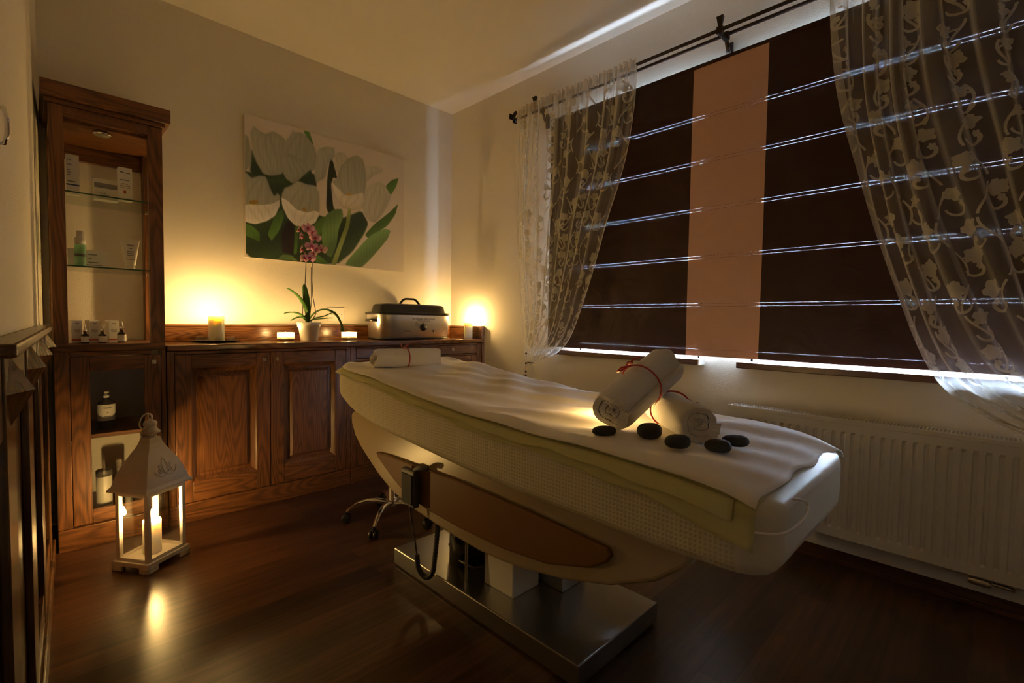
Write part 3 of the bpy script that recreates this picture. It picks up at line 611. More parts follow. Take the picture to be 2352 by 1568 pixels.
MB().tube([(-.085,0,.250),(-.055,0,.282),(-.035,0,.290),(.035,0,.290),(.055,0,.282),(.085,0,.250)],.0075,8,flat=1.6).build('lid_handle',BLKP,lid)
for sx in (-1,1):
    MB().tube([(sx*.290,-.055,.132),(sx*.318,-.045,.134),(sx*.320,0,.134),(sx*.318,.045,.134),(sx*.290,.055,.132)],.0085,8).build('side_handle',BLKP,t)
y=-.1435
k=MB().lathe([(0,0),(.024,0),(.024,.006),(.018,.010),(.016,.020),(0,.021)],(0,0,0),28).xf(Matrix.Translation((.025,y+.006,.085))@Matrix.Rotation(pi/2,4,'X')).build('dial',BLKP,t)
MB().box((.0235,y-.0155,.086),(.0265,y-.0145,.100)).build('pointer',WHITEP,k)
text('The Massage Stone Heater',.0180,INK,t,(.025,y-.0010,.142))
for xa,xb in ((-.032,-.022),(-.018,.004),(.010,.018),(.023,.045),(.050,.060),(.064,.078)): MB().box((xa,y-.0012,.131),(xb,y+.0003,.134)).build('printed_line',INKG,t)
MB().prism([(.022,.114),(.028,.114),(.025,.121)],1,y-.001,y+.0005).build('dial_mark',INK,t)
for r_,z_ in ((-.035,.118),(-.030,.112),(-.025,.106),(-.038,.098)): MB().box((r_-.008,y-.001,z_),(r_+.008,y+.0005,z_+.0022)).build('dial_mark',INKG,t)
for xa,xb,za,zb in ((-.130,-.119,.056,.064),(-.116,-.085,.056,.061),(.105,.114,.052,.068),(.117,.140,.060,.063)): MB().box((xa,y-.0006,za),(xb,y+.003,zb)).build('printed_mark',INKG,t)

# ================================================================ products in the display cabinet
def lines(root,x0,x1,y,rows,mat=INKG,off=0):
    for z,a,b,h in rows: MB().box((x0+(x1-x0)*a,y-.0006,z),(x0+(x1-x0)*b,y+.0002,z+h)).build('printed_line',mat,root)
def carton(label,x,y,z,wd,dp,h,rz=0,mat=LABELM,rows=(),band=None,group='cosmetic cartons in the display cabinet'):
    t=thing('product_box',label,'box',(x,y,z),group,rz)
    MB().box((-wd/2,-dp/2,0),(wd/2,dp/2,h)).build('carton',mat,t,bev=.0008)
    if rows: lines(t,-wd/2,wd/2,-dp/2,rows,INKG)
    if band:
        z0,z1,bm=band; MB().box((-wd/2-.0003,-dp/2-.0006,z0),(wd/2+.0003,-dp/2+.001,z1)).build('colour_band',bm,t)
    return t
zs=1.5785
carton('tall white carton at the left of the upper glass shelf',-2.362,-.30,zs,.044,.036,.176,0,rows=((.055,.1,.75,.005),(.085,.1,.35,.003),(.095,.1,.4,.003),(.105,.1,.3,.003),(.13,.1,.45,.003),(.15,.1,.4,.004)),band=(.04,.046,INKB))
carton('low wide white carton with a grey band on the upper glass shelf',-2.246,-.275,zs,.088,.058,.094,.05,rows=((.026,.2,.45,.003),(.018,.25,.6,.003)),band=(.052,.074,pm('silver_band',(.22,.21,.20),.4)))
t=carton('tall white carton with red print at the right of the upper glass shelf',-2.182,-.335,zs,.052,.040,.152,0,rows=((.092,.1,.8,.004),(.075,.25,.7,.003),(.066,.15,.85,.003),(.058,.15,.85,.002)))
lines(t,-.026,.026,-.020,((.034,.38,.55,.012),),INKR)
lines(t,-.026,.026,-.020,((.128,.12,.42,.004),(.126,.50,.85,.003)),INK)
zs=1.2585
carton('white carton lying behind the green bottle on the lower glass shelf',-2.312,-.24,zs,.142,.045,.086,.0,rows=((.062,.50,.72,.004),(.045,.50,.58,.004),(.026,.50,.76,.004),(.014,.45,.85,.003)))
t=thing('foam_bottle','green tinted foam bottle with a frosted cap on the lower glass shelf','bottle',(-2.343,-.325,zs))
MB().lathe([(0,0),(.018,0),(.020,.003),(.020,.092),(.017,.100),(.0,.101)],n=24).build('bottle_body',BOTG,t)
MB().lathe([(0,.1015),(.019,.1015),(.019,.128),(.013,.133),(.013,.160),(0,.162)],n=24).build('cap',pm('frosted_cap',(.7,.66,.62),.4),t)
MB().lathe([(.0203,.045),(.0204,.057)],n=16).build('printed_band',INK,t)
t=thing('cream_tube','white cream tube standing on its cap on the lower glass shelf','tube',(-2.166,-.325,zs))
rs=[]
for z,hx,hy in ((.022,.019,.016),(.03,.021,.017),(.07,.027,.014),(.11,.033,.008),(.139,.037,.0015),(.145,.037,.0012)): rs.append([(hx*cos(2*pi*j/28),hy*sin(2*pi*j/28),z) for j in range(28)])
MB().rings(rs).build('tube_body',LABELM,t)
MB().lathe([(0,0),(.017,0),(.018,.002),(.0185,.0215),(0,.0215)],n=24).build('cap',WHITEP,t)
for z,a,b in ((.115,-.012,.014),(.10,-.004,.006),(.085,-.013,.013),(.076,-.013,.012),(.067,-.012,.012),(.048,-.018,.016)): MB().box((a,-.0165,z),(b,-.013+(z-.07)*.10,z+.003)).build('printed_line',INKG,t)
zs=.9125
for k,(x,rz,lb) in enumerate(((-2.366,.38,'leftmost'),(-2.306,.38,'middle'),(-2.236,.36,'rightmost'))):
    carton('%s of three small cream cartons with a red stripe on the cabinet ledge'%lb,x,-.29,zs,.040,.036,.105,rz,rows=((.088,.35,.7,.004),(.058,.2,.8,.0025),(.050,.25,.8,.002)),band=(.012,.018,INKR),group='small cartons on the cabinet ledge')
def dropper(lb,x,y,s):
    t=thing('dropper_bottle',lb,'bottle',(x,y,zs),'dropper bottles on the cabinet ledge')
    MB().lathe([(0,0),(.0135*s,0),(.0145*s,.002),(.0145*s,.036*s),(.006*s,.045*s),(.006*s,.050*s),(0,.050*s)],n=20).build('bottle_body',AMBER,t)
    MB().lathe([(.0147*s,.005*s),(.0148*s,.032*s)],n=20).build('label',LABELM,t)
    MB().lathe([(0,.0502*s),(.0078*s,.0502*s),(.0078*s,.063*s),(.005*s,.065*s),(0,.065*s)],n=16).build('collar',CHROME,t)
    MB().lathe([(0,.065*s),(.004*s,.065*s),(.0042*s,.078*s),(.002*s,.086*s),(0,.087*s)],n=12).build('rubber_bulb',LABELM,t)
dropper('small dark dropper bottle before the leftmost striped carton',-2.334,-.335,.98)
dropper('small dark dropper bottle before the middle striped carton',-2.274,-.335,1.0)
dropper('larger dark dropper bottle right of the striped cartons',-2.203,-.325,1.18)
t=thing('pump_bottle','dark pump bottle with a cream label behind the cabinet glass door','bottle',(-2.262,-.28,.5025))
MB().lathe([(0,0),(.033,0),(.035,.004),(.035,.115),(.030,.130),(.013,.142),(.012,.148),(0,.148)],n=32).build('bottle_body',pm('bottle_dark',(.06,.055,.06),.3),t)
MB().grid(lambda u,v:(.0355*sin((u-.5)*2.6),-.0355*cos((u-.5)*2.6),.042+.076*v),16,4).build('label',LABELM,t)
MB().lathe([(0,.148),(.0125,.148),(.0125,.160),(.005,.161),(.005,.172),(0,.172)],n=20).build('collar',LABELM,t)
m=MB().box((-.009,-.030,.172),(.009,.008,.180)); m.build('pump_head',LABELM,t,bev=.002)
for z,a,b in ((.100,-.012,.016),(.078,.000,.006),(.060,-.010,.014),(.054,-.006,.012)): MB().box((a,-.0365,z),(b,-.0345,z+.003)).build('printed_line',INK,t)
for k,(x,y,r,h,lb) in enumerate(((-2.276,-.30,.030,.150,'white jar with a dark lid, middle of three in the lower cabinet'),(-2.352,-.29,.030,.145,'white jar with a dark lid, leftmost of three in the lower cabinet'),(-2.196,-.27,.030,.140,'white jar with a dark lid, rightmost of three in the lower cabinet'))):
    t=thing('storage_jar',lb,'jar',(x,y,.1285),'lidded jars in the lower cabinet')
    MB().lathe([(0,0),(r*.92,0),(r,.004),(r,h),(r*.9,h+.004),(0,h+.004)],n=28).build('jar_body',pm('jar_white',(.6,.58,.52),.35),t)
    MB().lathe([(0,h+.0045),(r*1.02,h+.0045),(r*1.02,h+.03),(r*.9,h+.034),(0,h+.034)],n=28).build('lid',GREYP,t)

# ================================================================ floor lantern
RZ=radians(34.4)
t=thing('floor_lantern','white metal lantern with a curved roof and glass panes on the floor','lantern',(-2.159,-.762,0),rz=RZ)
A,B_=.100,.088       # half sizes of the base
m=MB(); m.box((-A,-B_,.022),(A,B_,.040)); 
for sx in (-1,1):
    for sy in (-1,1):
        x0,x1=sorted((sx*A,sx*(A-.05))); y0,y1=sorted((sy*B_,sy*(B_-.012))); m.box((x0,y0,0),(x1,y1,.022))
        y0,y1=sorted((sy*B_,sy*(B_-.045))); x0,x1=sorted((sx*A,sx*(A-.012))); m.box((x0,y0,.0),(x1,y1,.0219))
m.build('base',LANT,t,bev=.002)
a,b=A-.010,B_-.010; w_=.0085
m=MB()
for sx in (-1,1):
    for sy in (-1,1):
        x0,x1=sorted((sx*a,sx*(a-2*w_))); y0,y1=sorted((sy*b,sy*(b-2*w_))); m.box((x0,y0,.040),(x1,y1,.325))
for sy in (-1,1):
    y0,y1=sorted((sy*b,sy*(b-.01))); m.box((-a+2*w_,y0,.040),(a-2*w_,y1,.052)); m.box((-a+2*w_,y0,.306),(a-2*w_,y1,.325))
for sx in (-1,1):
    x0,x1=sorted((sx*a,sx*(a-.01))); m.box((x0,-b+2*w_,.040),(x1,b-2*w_,.052)); m.box((x0,-b+2*w_,.306),(x1,b-2*w_,.325))
m.build('frame',LANT,t,bev=.0015)
for sy in (-1,1):
    y=sy*(b-.006); MB().box((-a+.012,y-.001,.050),(a-.012,y+.001,.308)).build('glass_pane',PANE,t)
for sx in (-1,1):
    x=sx*(a-.006); MB().box((x-.001,-b+.014,.050),(x+.001,b-.014,.308)).build('glass_pane',PANE,t)
def rq(hx,hy,z): return [(-hx,-hy,z),(hx,-hy,z),(hx,hy,z),(-hx,hy,z)]
prof=[(1.10,.326),(1.10,.333),(.99,.345),(.93,.368),(.84,.398),(.70,.432),(.55,.462),(.42,.488),(.32,.510),(.27,.530),(.24,.533)]
m=MB().rings([rq(A*k if k>.5 else A*k*.95,B_*k if k>.4 else B_*k,z) for k,z in prof],sm=False)
roof=m.build('roof',LANT,t,bev=.0012)
m=MB()
# raised scroll ornament on the roof face turned to the room
def onroof(u,v):  # u across, v up the slope 0..1
    z=.375+.075*v; k=np.interp(z,[p[1] for p in prof],[p[0] for p in prof]); return (u,-B_*k-.0015,z)
def curl(cx,cv,r,a0,a1,n=12,sc=1.0): return [onroof(cx+r*(1-.6*i/n)*cos(a0+(a1-a0)*i/n), cv+r*14*(1-.6*i/n)*sin(a0+(a1-a0)*i/n)*sc) for i in range(n+1)]
for sx in (-1,1):
    m.tube(curl(sx*.016,.30,.012,pi/2 if sx>0 else pi/2,(pi/2-sx*4.5)),.0013,5)
    m.tube(curl(sx*.036,.22,.010,pi/2,(pi/2+sx*4.5)),.0012,5)
    m.tube(catm([onroof(sx*.003,.1),onroof(sx*.018,.02),onroof(sx*.034,.08),onroof(sx*.046,.26),onroof(sx*.050,.40)],16),.0014,5)
    m.tube(catm([onroof(sx*.004,.12),onroof(sx*.020,.36),onroof(sx*.028,.62),onroof(sx*.016,.55),onroof(sx*.004,.18)],20),.0013,5)
    m.tube(catm([onroof(sx*.001,.1),onroof(sx*.009,.45),onroof(sx*.009,.75),onroof(0,1.0)],16),.0013,5)
m.build('scroll_ornament',LANT,roof)
m=MB()
for j in range(8):
    a_=2*pi*j/8; m.box((-.003,-.003,.533),(.003,.003,.552)); m.v[-8:]=[tuple(Matrix.Rotation(a_,3,'Z')@Vector((p[0]+.019,p[1],p[2]))) for p in m.v[-8:]]
m.lathe([(0,.533),(.0235,.533),(.0235,.5355),(0,.5355)],n=24); m.build('vent',LANT,t)
MB().lathe([(0,.551),(.034,.551),(.036,.555),(.026,.566),(.022,.578),(.025,.588),(.022,.598),(.010,.606),(.005,.610),(0,.611)],n=28).build('finial',LANT,t)
m=MB(); m.tube([(0,.011*cos(2*pi*j/16),.619+.011*sin(2*pi*j/16)) for j in range(16)],.0025,6,closed=True); m.build('ring',LANT,t)
m=MB(); m.tube([(-.020+.012*sin(2*pi*j/20),.028*cos(2*pi*j/20)+.0,.603+.030*sin(2*pi*j/20)) for j in range(20)],.003,6,closed=True); m.build('hanging_loop',LANT,t)
candle('lantern_candle','white lit candle standing inside the floor lantern',(-2.159,-.762,.0405),.033,.140)

# ================================================================ swivel stool
t=thing('swivel_stool','stool with a chrome five star base on castors behind the treatment table','stool',(-1.195,-1.07,0))
R_=.226; base=atan2(-.953+1.07,-1.369+1.195)
hub=MB().lathe([(0,.065),(.028,.065),(.030,.075),(.028,.115),(.018,.12),(.018,.26),(.012,.262),(.012,.40),(0,.40)],n=20).build('gas_column',CHROME,t)
for k in range(5):
    an=base+2*pi*k/5; c_,s_=cos(an),sin(an)
    pts=[(.02,.092),(.07,.104),(.12,.104),(.17,.092),(.205,.068),(R_-.005,.052)]
    arm=MB().tube([(r*c_,r*s_,z) for r,z in pts],[.016,.015,.0135,.012,.011,.010],10).build('leg',CHROME,t)
    q=MB(); q.lathe([(0,.045),(.012,.045),(.012,.058),(0,.058)],(R_*c_,R_*s_,0),12)
    for sd in (-1,1): 
        w2=MB().lathe([(0,-.009),(.018,-.009),(.022,-.006),(.022,.006),(.018,.009),(0,.009)],n=20).xf(Matrix.Translation((R_*c_-s_*sd*.012,R_*s_+c_*sd*.012,.0222))@Matrix.Rotation(an,4,'Z')@Matrix.Rotation(pi/2,4,'X')); q.add(w2.v,w2.f,0,True)
    q.box((R_*c_-.012,R_*s_-.012,.02),(R_*c_+.012,R_*s_+.012,.046)); q.build('castor',BLKP,arm)
MB().lathe([(0,.40),(.13,.40),(.148,.412),(.150,.43),(.14,.448),(0,.455)],n=32).build('seat',BLKP,t)

# ================================================================ treatment table
T=thing('treatment_table','cream padded treatment table on a steel pedestal in mid room','treatment table',(-1.21,-1.97,0))
TO=T.location
ys=[-1.10,-1.20,-1.44,-1.76,-2.02,-2.32,-2.60,-2.82,-2.97]; zt=[.824,.822,.805,.772,.746,.733,.729,.716,.693]
yb=[-1.10,-1.18,-1.25,-1.50,-1.90,-2.13,-2.32,-2.73,-2.97]; zb_=[.715,.672,.635,.592,.562,.545,.540,.530,.540]
def ztop(y): return float(np.interp(-y,[-q for q in ys],zt))
def zbot(y): return float(np.interp(-y,[-q for q in yb],zb_))
sm_y=np.linspace(-1.05,-3.02,300); sm_z=np.convolve(np.pad([ztop(y) for y in sm_y],12,'edge'),np.ones(25)/25,'valid'); sm_b=np.convolve(np.pad([zbot(y) for y in sm_y],12,'edge'),np.ones(25)/25,'valid')
ztop=lambda y: float(np.interp(-y,-sm_y,sm_z)); zbot=lambda y: float(np.interp(-y,-sm_y,sm_b))
XC,HX=-1.195,.325
def ring(y,ins_x,ins_z,r=.035,n=8):
    x0,x1=XC-HX+ins_x,XC+HX-ins_x; z0,z1=zbot(y)+ins_z,ztop(y)-ins_z; pts=[]
    for cx,cz,a0 in ((x1-r,z1-r,0),(x0+r,z1-r,pi/2),(x0+r,z0+r,pi),(x1-r,z0+r,1.5*pi)):
        for k in range(n+1): a=a0+pi/2*k/n; pts.append((cx+r*cos(a),y,cz+r*sin(a)))
    return pts
Y0,Y1=-1.098,-2.968; rs=[]
for y in [Y0,Y0-.004,Y0-.012,Y0-.025,Y0-.045,Y0-.07,Y0-.10]+list(np.linspace(-1.25,-2.85,34))+[Y1+.09,Y1+.065,Y1+.04,Y1+.022,Y1+.01,Y1+.003,Y1]:
    def ins(R): 
        v=0
        for d in (Y0-y,y-Y1):
            if d<R: v=max(v,R-sqrt(max(0,R*R-(R-d)**2)))
        return v
    rs.append(ring(y,ins(.085),ins(.03)))
mb=MB().rings(rs)
mat=mb.build('mattress',[WAFF,VINYL],T,off=TO)
for pl in mat.data.polygons:
    c_=pl.center; 
    if c_.y+TO[1]< -2.90 or c_.y+TO[1] > -1.16: pl.material_index=1
pp=[]; 
for k in range(41):
    a=-1.35+2.7*k/40; pp.append((XC+ (HX-.01)*sin(a)/sin(1.35) , Y1+.012+.06*(abs(k-20)/20)**6, ztop(-2.93)-.028-.0*a))
MB().tube(pp,.0028,6).build('end_seam',VINYL,mat,off=TO)
hull=[(-1.150,.60),(-1.158,.555),(-1.19,.504),(-1.245,.460),(-1.314,.42),(-1.41,.368),(-1.516,.327),(-1.66,.300),(-1.82,.284),(-1.95,.276),(-2.07,.272),(-2.17,.277),(-2.27,.288),(-2.435,.32),(-2.577,.363),(-2.70,.422),(-2.78,.49),(-2.80,.528),(-2.3,.556),(-1.9,.575),(-1.5,.61),(-1.25,.66)]
MB().prism(hull,0,-1.460,-.935).build('hull_cover',HULLM,T,off=TO,bev=.012,seg=3)
pan=[(-1.408,.474),(-1.425,.455),(-1.549,.392),(-1.661,.350),(-1.80,.335),(-1.97,.328),(-2.192,.331),(-2.372,.350),(-2.522,.396),(-2.575,.430),(-2.588,.452),(-2.578,.468),(-2.30,.482),(-1.972,.490),(-1.72,.486),(-1.50,.482)]
MB().prism(pan,0,-1.4755,-1.4605).build('side_panel',PANM,T,off=TO,bev=.006,seg=3)
m=MB().box((-1.432,-2.462,.008),(-.982,-1.490,.075)); m.box((-1.42,-2.45,0),(-.995,-1.50,.008)); base_=m.build('base_plate',STEEL,T,off=TO,bev=.004)
MB().lathe([(0,.0752),(.085,.0752),(.085,.30),(0,.30)],(-1.255,-1.78,0),36).build('lift_column',pm('dark_gloss_metal',(.05,.048,.045),.12,.9),T,off=TO)
MB().box((-1.335,-2.105,.0752),(-1.20,-1.955,.30)).build('motor_box',WHITEP,T,off=TO,bev=.004)
MB().tube([(-1.375,-1.90,.0755),(-1.375,-1.90,.30)],.006,10).build('guide_rod',STEEL,T,off=TO)
MB().box((-1.18,-2.20,.0752),(-1.05,-1.80,.30)).build('lift_frame',STEEL,T,off=TO,bev=.004)
MB().tube([(-1.30,-1.70,.12),(-1.33,-1.80,.10),(-1.34,-1.9,.11),(-1.30,-1.97,.13)],.006,8).build('cable',BLKP,T,off=TO)
# hand control clipped on the side
m=MB().box((-1.512,-1.757,.338),(-1.486,-1.668,.478)); hs=m.build('hand_control',GREYP,T,off=TO,bev=.006,seg=3)
MB().box((-1.516,-1.748,.350),(-1.511,-1.678,.462)).build('keypad',pm('matt_black',(.015,.015,.016),.7),hs,off=TO,bev=.002)
MB().tube([(-1.495,-1.74,.478),(-1.50,-1.765,.492),(-1.50,-1.79,.497),(-1.485,-1.81,.50)],.010,8).build('clip',GREYP,hs,off=TO)
MB().tube([(-1.499,-1.715,.340),(-1.500,-1.717,.315),(-1.498,-1.728,.26),(-1.490,-1.735,.20),(-1.484,-1.738,.145)],[.008,.004,.003,.003,.003],8).build('cable',GREYP,hs,off=TO)
hp=[(-1.484,-1.738,.150)]+[(-1.480+.030*k/12,-1.7685-.0305*cos(pi*k/12+0) *-1*-1 if False else -1.7685+.0305*cos(pi*k/12),.110-.040*sin(pi*k/12)) for k in range(13)]+[(-1.445,-1.800,.16),(-1.44,-1.803,.22),(-1.435,-1.803,.28),(-1.43,-1.80,.32)]
# coiled hose: ribbed tube
q=catm(hp,160); MB().tube(q,[.0085+.0016*(i%2) for i in range(161)],10).build('ribbed_hose',GREYP,hs,off=TO)
# sheets
def wr(x,y): return .0035*sin(9*x+14*y+2*sin(5*y))*.8+.003*sin(23*y-11*x+1.5*sin(9*x))*max(0,min(1,(y+2.4)*1.5))+.0015*sin(40*x+17*y)
def sheet(u,v):
    a=-1+2*u; y=-1.128-(2.943-1.128)*v
    if v>.96: y+= -.006*sin(a*9)-.012*(a>.5)*(a-.5)*2*(v-.96)/.04
    x=XC+.331*a
    cor=max(0,(.06-v)/.06); x=XC+(.331-.05*cor*cor)*a
    e=max(0,(abs(a)-.90)/.10); z=ztop(y)+.0085-.010*e*e+1.5*max(0,wr(x,y)+.004)*(1-e*.7)
    ef=max(0,(v-.955)/.045); eh=max(0,(.035-v)/.035)
    z-= .012*ef*ef+.010*eh*eh
    if ef>0 and a>.8: z-=.018*ef*(a-.8)*5
    return (x,y,z)
o=MB().grid(sheet,70,150).build('top_sheet',SHEETW,solid=.004); tag(o,'rumpled white sheet spread over the top of the treatment table','sheet')
dys=[1.15,1.3,1.6,2.0,2.4,2.7,2.86,2.94]; dds=[.008,.014,.020,.026,.034,.050,.078,.076]
def green(off_,fac,ph,y1=2.94):
    def f(u,v):
        y=-1.16-(y1-1.16)*v; d=float(np.interp(-y,dys,dds))*fac+.004*sin(14*y+ph)+.0025*sin(33*y+ph*2)
        P=[(-1.30,ztop(y)+.0012),(-1.48,ztop(y)+.0008),(-1.513,ztop(y)-.006),(-1.5245-off_,ztop(y)-.016),(-1.5275-off_,ztop(y)-.020-d*.4),(-1.530-off_-.003*sin(21*y+ph)**2,ztop(y)-.018-d)]
        s=u*(len(P)-1); k=min(int(s),len(P)-2); g=s-k
        return (P[k][0]*(1-g)+P[k+1][0]*g, y, P[k][1]*(1-g)+P[k+1][1]*g)
    return f
m=MB().grid(green(0,1,0),20,150); g=m.build('under_sheet',SHEETG,solid=.0022); tag(g,'yellow green sheet hanging out below the white sheet along the near side','sheet')
m=MB().grid(lambda u,v:(lambda p:(p[0]-.003,p[1],p[2]+.0))(green(.003,.42,1.3,2.90)(.45+.55*u,v)),12,150); m.build('folded_edge',SHEETG,g,solid=.0018)
MB().tube(catm([(-1.44,-2.945,.69),(-1.35,-2.974,.672),(-1.33,-2.982,.655),(-1.38,-2.984,.640),(-1.47,-2.972,.635),(-1.522,-2.93,.640)],40),.0028,7).build('tie_cord',SHEETW,T,off=TO)

# ================================================================ rolled towels
def towel(label,p0,p1,r,tie=.5,bow=0.0,group='rolled white towels tied with red ribbon',squash=1.0,turns=3.0):
    p0,p1=Vector(p0),Vector(p1); ax=(p1-p0); L=ax.length; ax.normalize()
    sd=ax.cross(Vector((0,0,1))).normalized(); upv=sd.cross(ax)
    rot=Matrix((sd,ax,upv)).transposed().to_4x4(); rot.translation=p0
    t=thing('rolled_towel',label,'towel',p0,group)
    off=p0; m=MB()
    # spiral sheet cross-section: thick layer wound from the centre outwards
    n=int(turns*26); th=r/turns
    outer=[];inner=[]
    for i in range(n+1):
        a=2*pi*turns*i/n; R=min(th*.30+th*(a/(2*pi)), r)
        rr=R+.0012*sin(7*a); outer.append((rr*cos(a),rr*sin(a)))
        ri=max(R-th*.86,.0008); inner.append((ri*cos(a),ri*sin(a)))
    sec=outer+inner[::-1]; K=len(sec); rings_=[]
    for j in range(25):
        s=j/24; yy=L*s; end=min(s,1-s); k=1-.10*max(0,(.06-end)/.06)**2; dent=1-.04*math.exp(-((s-tie)/.05)**2)
        wv=1+.006*sin(12*s+2)
        rings_.append([((x*k*dent*wv),yy+ (.006*sin(3*atan2(z,x)+1)+ .010*(1-math.hypot(x,z)/r))*(1 if j==0 else (-1 if j==24 else 0)),z*k*dent*squash) for x,z in sec])
    m.v=[];b0=0
    m.add([p for q in rings_ for p in q],[(i*K+j,(i+1)*K+j,(i+1)*K+(j+1)%K,i*K+(j+1)%K) for i in range(24) for j in range(K)],0,True)
    for rg,fl in ((0,1),(24,0)):  # spiral end faces as quads between outer and inner lines
        b=rings_[rg]; m.add(b,[((i,i+1,K-2-i,K-1-i) if fl else (i+1,i,K-1-i,K-2-i)) for i in range(n)],0,False)
    m.xf(Matrix.Translation(-off)@rot)
    m.build('terry_roll',TOWEL,t,bev=.0015)
    q=MB(); rr=r*1.0; pts=[((rr+.0005)*cos(a),L*tie,(rr+.0005)*sin(a)*squash) for a in [2*pi*j/36 for j in range(36)]]
    q.tube(pts,.0026,6,closed=True)
    ba=bow; c=Vector((rr*cos(ba),L*tie,rr*sin(ba)*squash)); o_=Vector((cos(ba),0,sin(ba))); tg=Vector((-sin(ba),0,cos(ba))); al=Vector((0,1,0))
    for s1 in (-1,1):
        lp=[c+o_*.003, c+o_*.010+al*s1*.016+tg*.008, c+o_*.008+al*s1*.034+tg*.013, c+o_*.004+al*s1*.030+tg*.002, c+o_*.003]
        q.tube(lp,[.0025,.0035,.003,.003,.0025],6)
        q.tube([c+o_*.002,c+o_*.010+al*s1*.012-tg*.018,c+o_*.006+al*s1*.022-tg*.040],[.0025,.0030,.0032],6,flat=.6)
    q.tube([c+o_*.001+tg*.004,c+o_*.006,c+o_*.001-tg*.004],.005,8)
    q.xf(Matrix.Translation(-off)@rot); q.build('ribbon',RIBBON,t)
    return t
def zt_(y): return ztop(y)
towel('rolled white towel with red ribbon at the raised head of the treatment table',(-1.440,-1.325,.867),(-1.125,-1.365,.863),.046,.48,bow=2.3,group='rolled white towels tied with red ribbon',turns=3.2)
towel('rolled white towel leaning on another towel at the foot of the treatment table',(-1.410,-2.532,.803),(-1.120,-2.541,.920),.063,.52,bow=2.1,squash=.97)
towel('rolled white towel lying flat under the leaning towel, its spiral end towards the radiator',(-1.315,-2.738,.790),(-1.12,-2.525,.790),.060,.70,bow=.2,squash=.88)
tealight('small lit tealight hidden behind the two stacked towels on the sheet',(-1.215,-2.385,ztop(-2.385)+.018),0,box=False)
# hot stones
SP=[((1385,1018),'flat black stone alone before the lower end of the leaning towel',.032,.019,.012,.4),((1490,1022),'round black stone between the two rolled towels',.032,.026,.019,.2),((1555,1042),'black stone nearest the table edge, before the lying towel',.031,.023,.016,.2),((1647,1046),'black stone below the spiral end of the lying towel',.030,.022,.015,-.5),((1688,1032),'flat black stone nearest the foot of the table',.032,.021,.014,-.6)]
POS=[(-1.447,-2.540),(-1.372,-2.628),(-1.395,-2.716),(-1.336,-2.79),(-1.245,-2.797)]
for (px,lb,a,b,c_,rz),(x,y) in zip(SP,POS):
    z=ztop(y)+.017
    m=MB().lathe([(sin(pi*i/14)**.62,-cos(pi*i/14)*(1.12-.12*abs(cos(pi*i/14)))) for i in range(15)],n=28)
    m.v=[(p[0]*a*(1+.06*sin(2*p[1]+a*90)),p[1]*b*(1+.05*p[0]),p[2]*c_*(1+.08*p[0])+c_) for p in m.v]
    o=m.build('massage_stone',STONE); o.location=(x,y,z); o.rotation_euler=(0,0,YAW*-1+rz*.4); tag(o,lb,'stone','black massage stones on the sheet')

# ================================================================ radiator
t=thing('panel_radiator','long white ribbed panel radiator on the wall below the window','radiator',(-.06,-3.15,.12))
RO=t.location; ya,yb_=-2.347,-3.98; m=MB()
z0,z1=.150,.632; per=.0333; n=int((ya-yb_-.06)/per)
ycs=[ya]; 
prof2=[]; y=ya-.030
prof2.append((ya,0)); 
for k in range(n):
    yk=y-k*per; prof2 += [(yk,0),(yk-.004,.006),(yk-.0135,.006),(yk-.0175,0)]
prof2.append((yb_,0))
zr=[z0,z0+.035,z0+.045,z1-.042,z1-.032,z1]; ff=[0,0,1,1,0,0]
K=len(prof2); vs=[(-.110+d*f,yy,z) for z,f in zip(zr,ff) for yy,d in prof2]
m.add(vs,[(j*K+i,j*K+i+1,(j+1)*K+i+1,(j+1)*K+i) for j in range(5) for i in range(K-1)])
m.build('front_panel',RADW,t,off=RO)
m=MB(); m.box((-.103,ya,z0),(-.030,ya-.002,.648)); m.box((-.103,yb_,z0),(-.030,yb_+.002,.648)); m.box((-.032,ya,z0),(-.028,yb_,.64)); m.box((-.110,ya,z1),(-.106,yb_,.650)); m.box((-.110,ya,z0-.003),(-.03,yb_,z0)); m.build('casing',RADW,t,off=RO,bev=.001)
m=MB(); m.box((-.108,ya,.646),(-.100,yb_,.652)); m.box((-.040,ya,.646),(-.030,yb_,.652)); m.box((-.072,ya,.646),(-.068,yb_,.652))
yy=ya-.006
while yy>yb_: m.box((-.101,yy,.6465),(-.039,yy-.0045,.6515)); yy-=.0115
m.build('top_grille',RADW,t,off=RO)
MB().box((-.062,ya+.0,.075),(-.002,yb_,.1465)).build('pipe_cover',RADW,t,off=RO,bev=.002)
m=MB(); m.lathe([(0,-.03),(.011,-.03),(.013,-.01),(.013,.02),(.009,.03),(0,.03)],(0,0,0),16); m.xf(Matrix.Translation((-.105,-3.245,.128))@Matrix.Rotation(pi/2,4,'X')); m.tube([(-.09,-3.28,.128),(-.09,-3.32,.128),(-.075,-3.33,.12)],.007,8); m.build('valve',BRASS,t,off=RO)

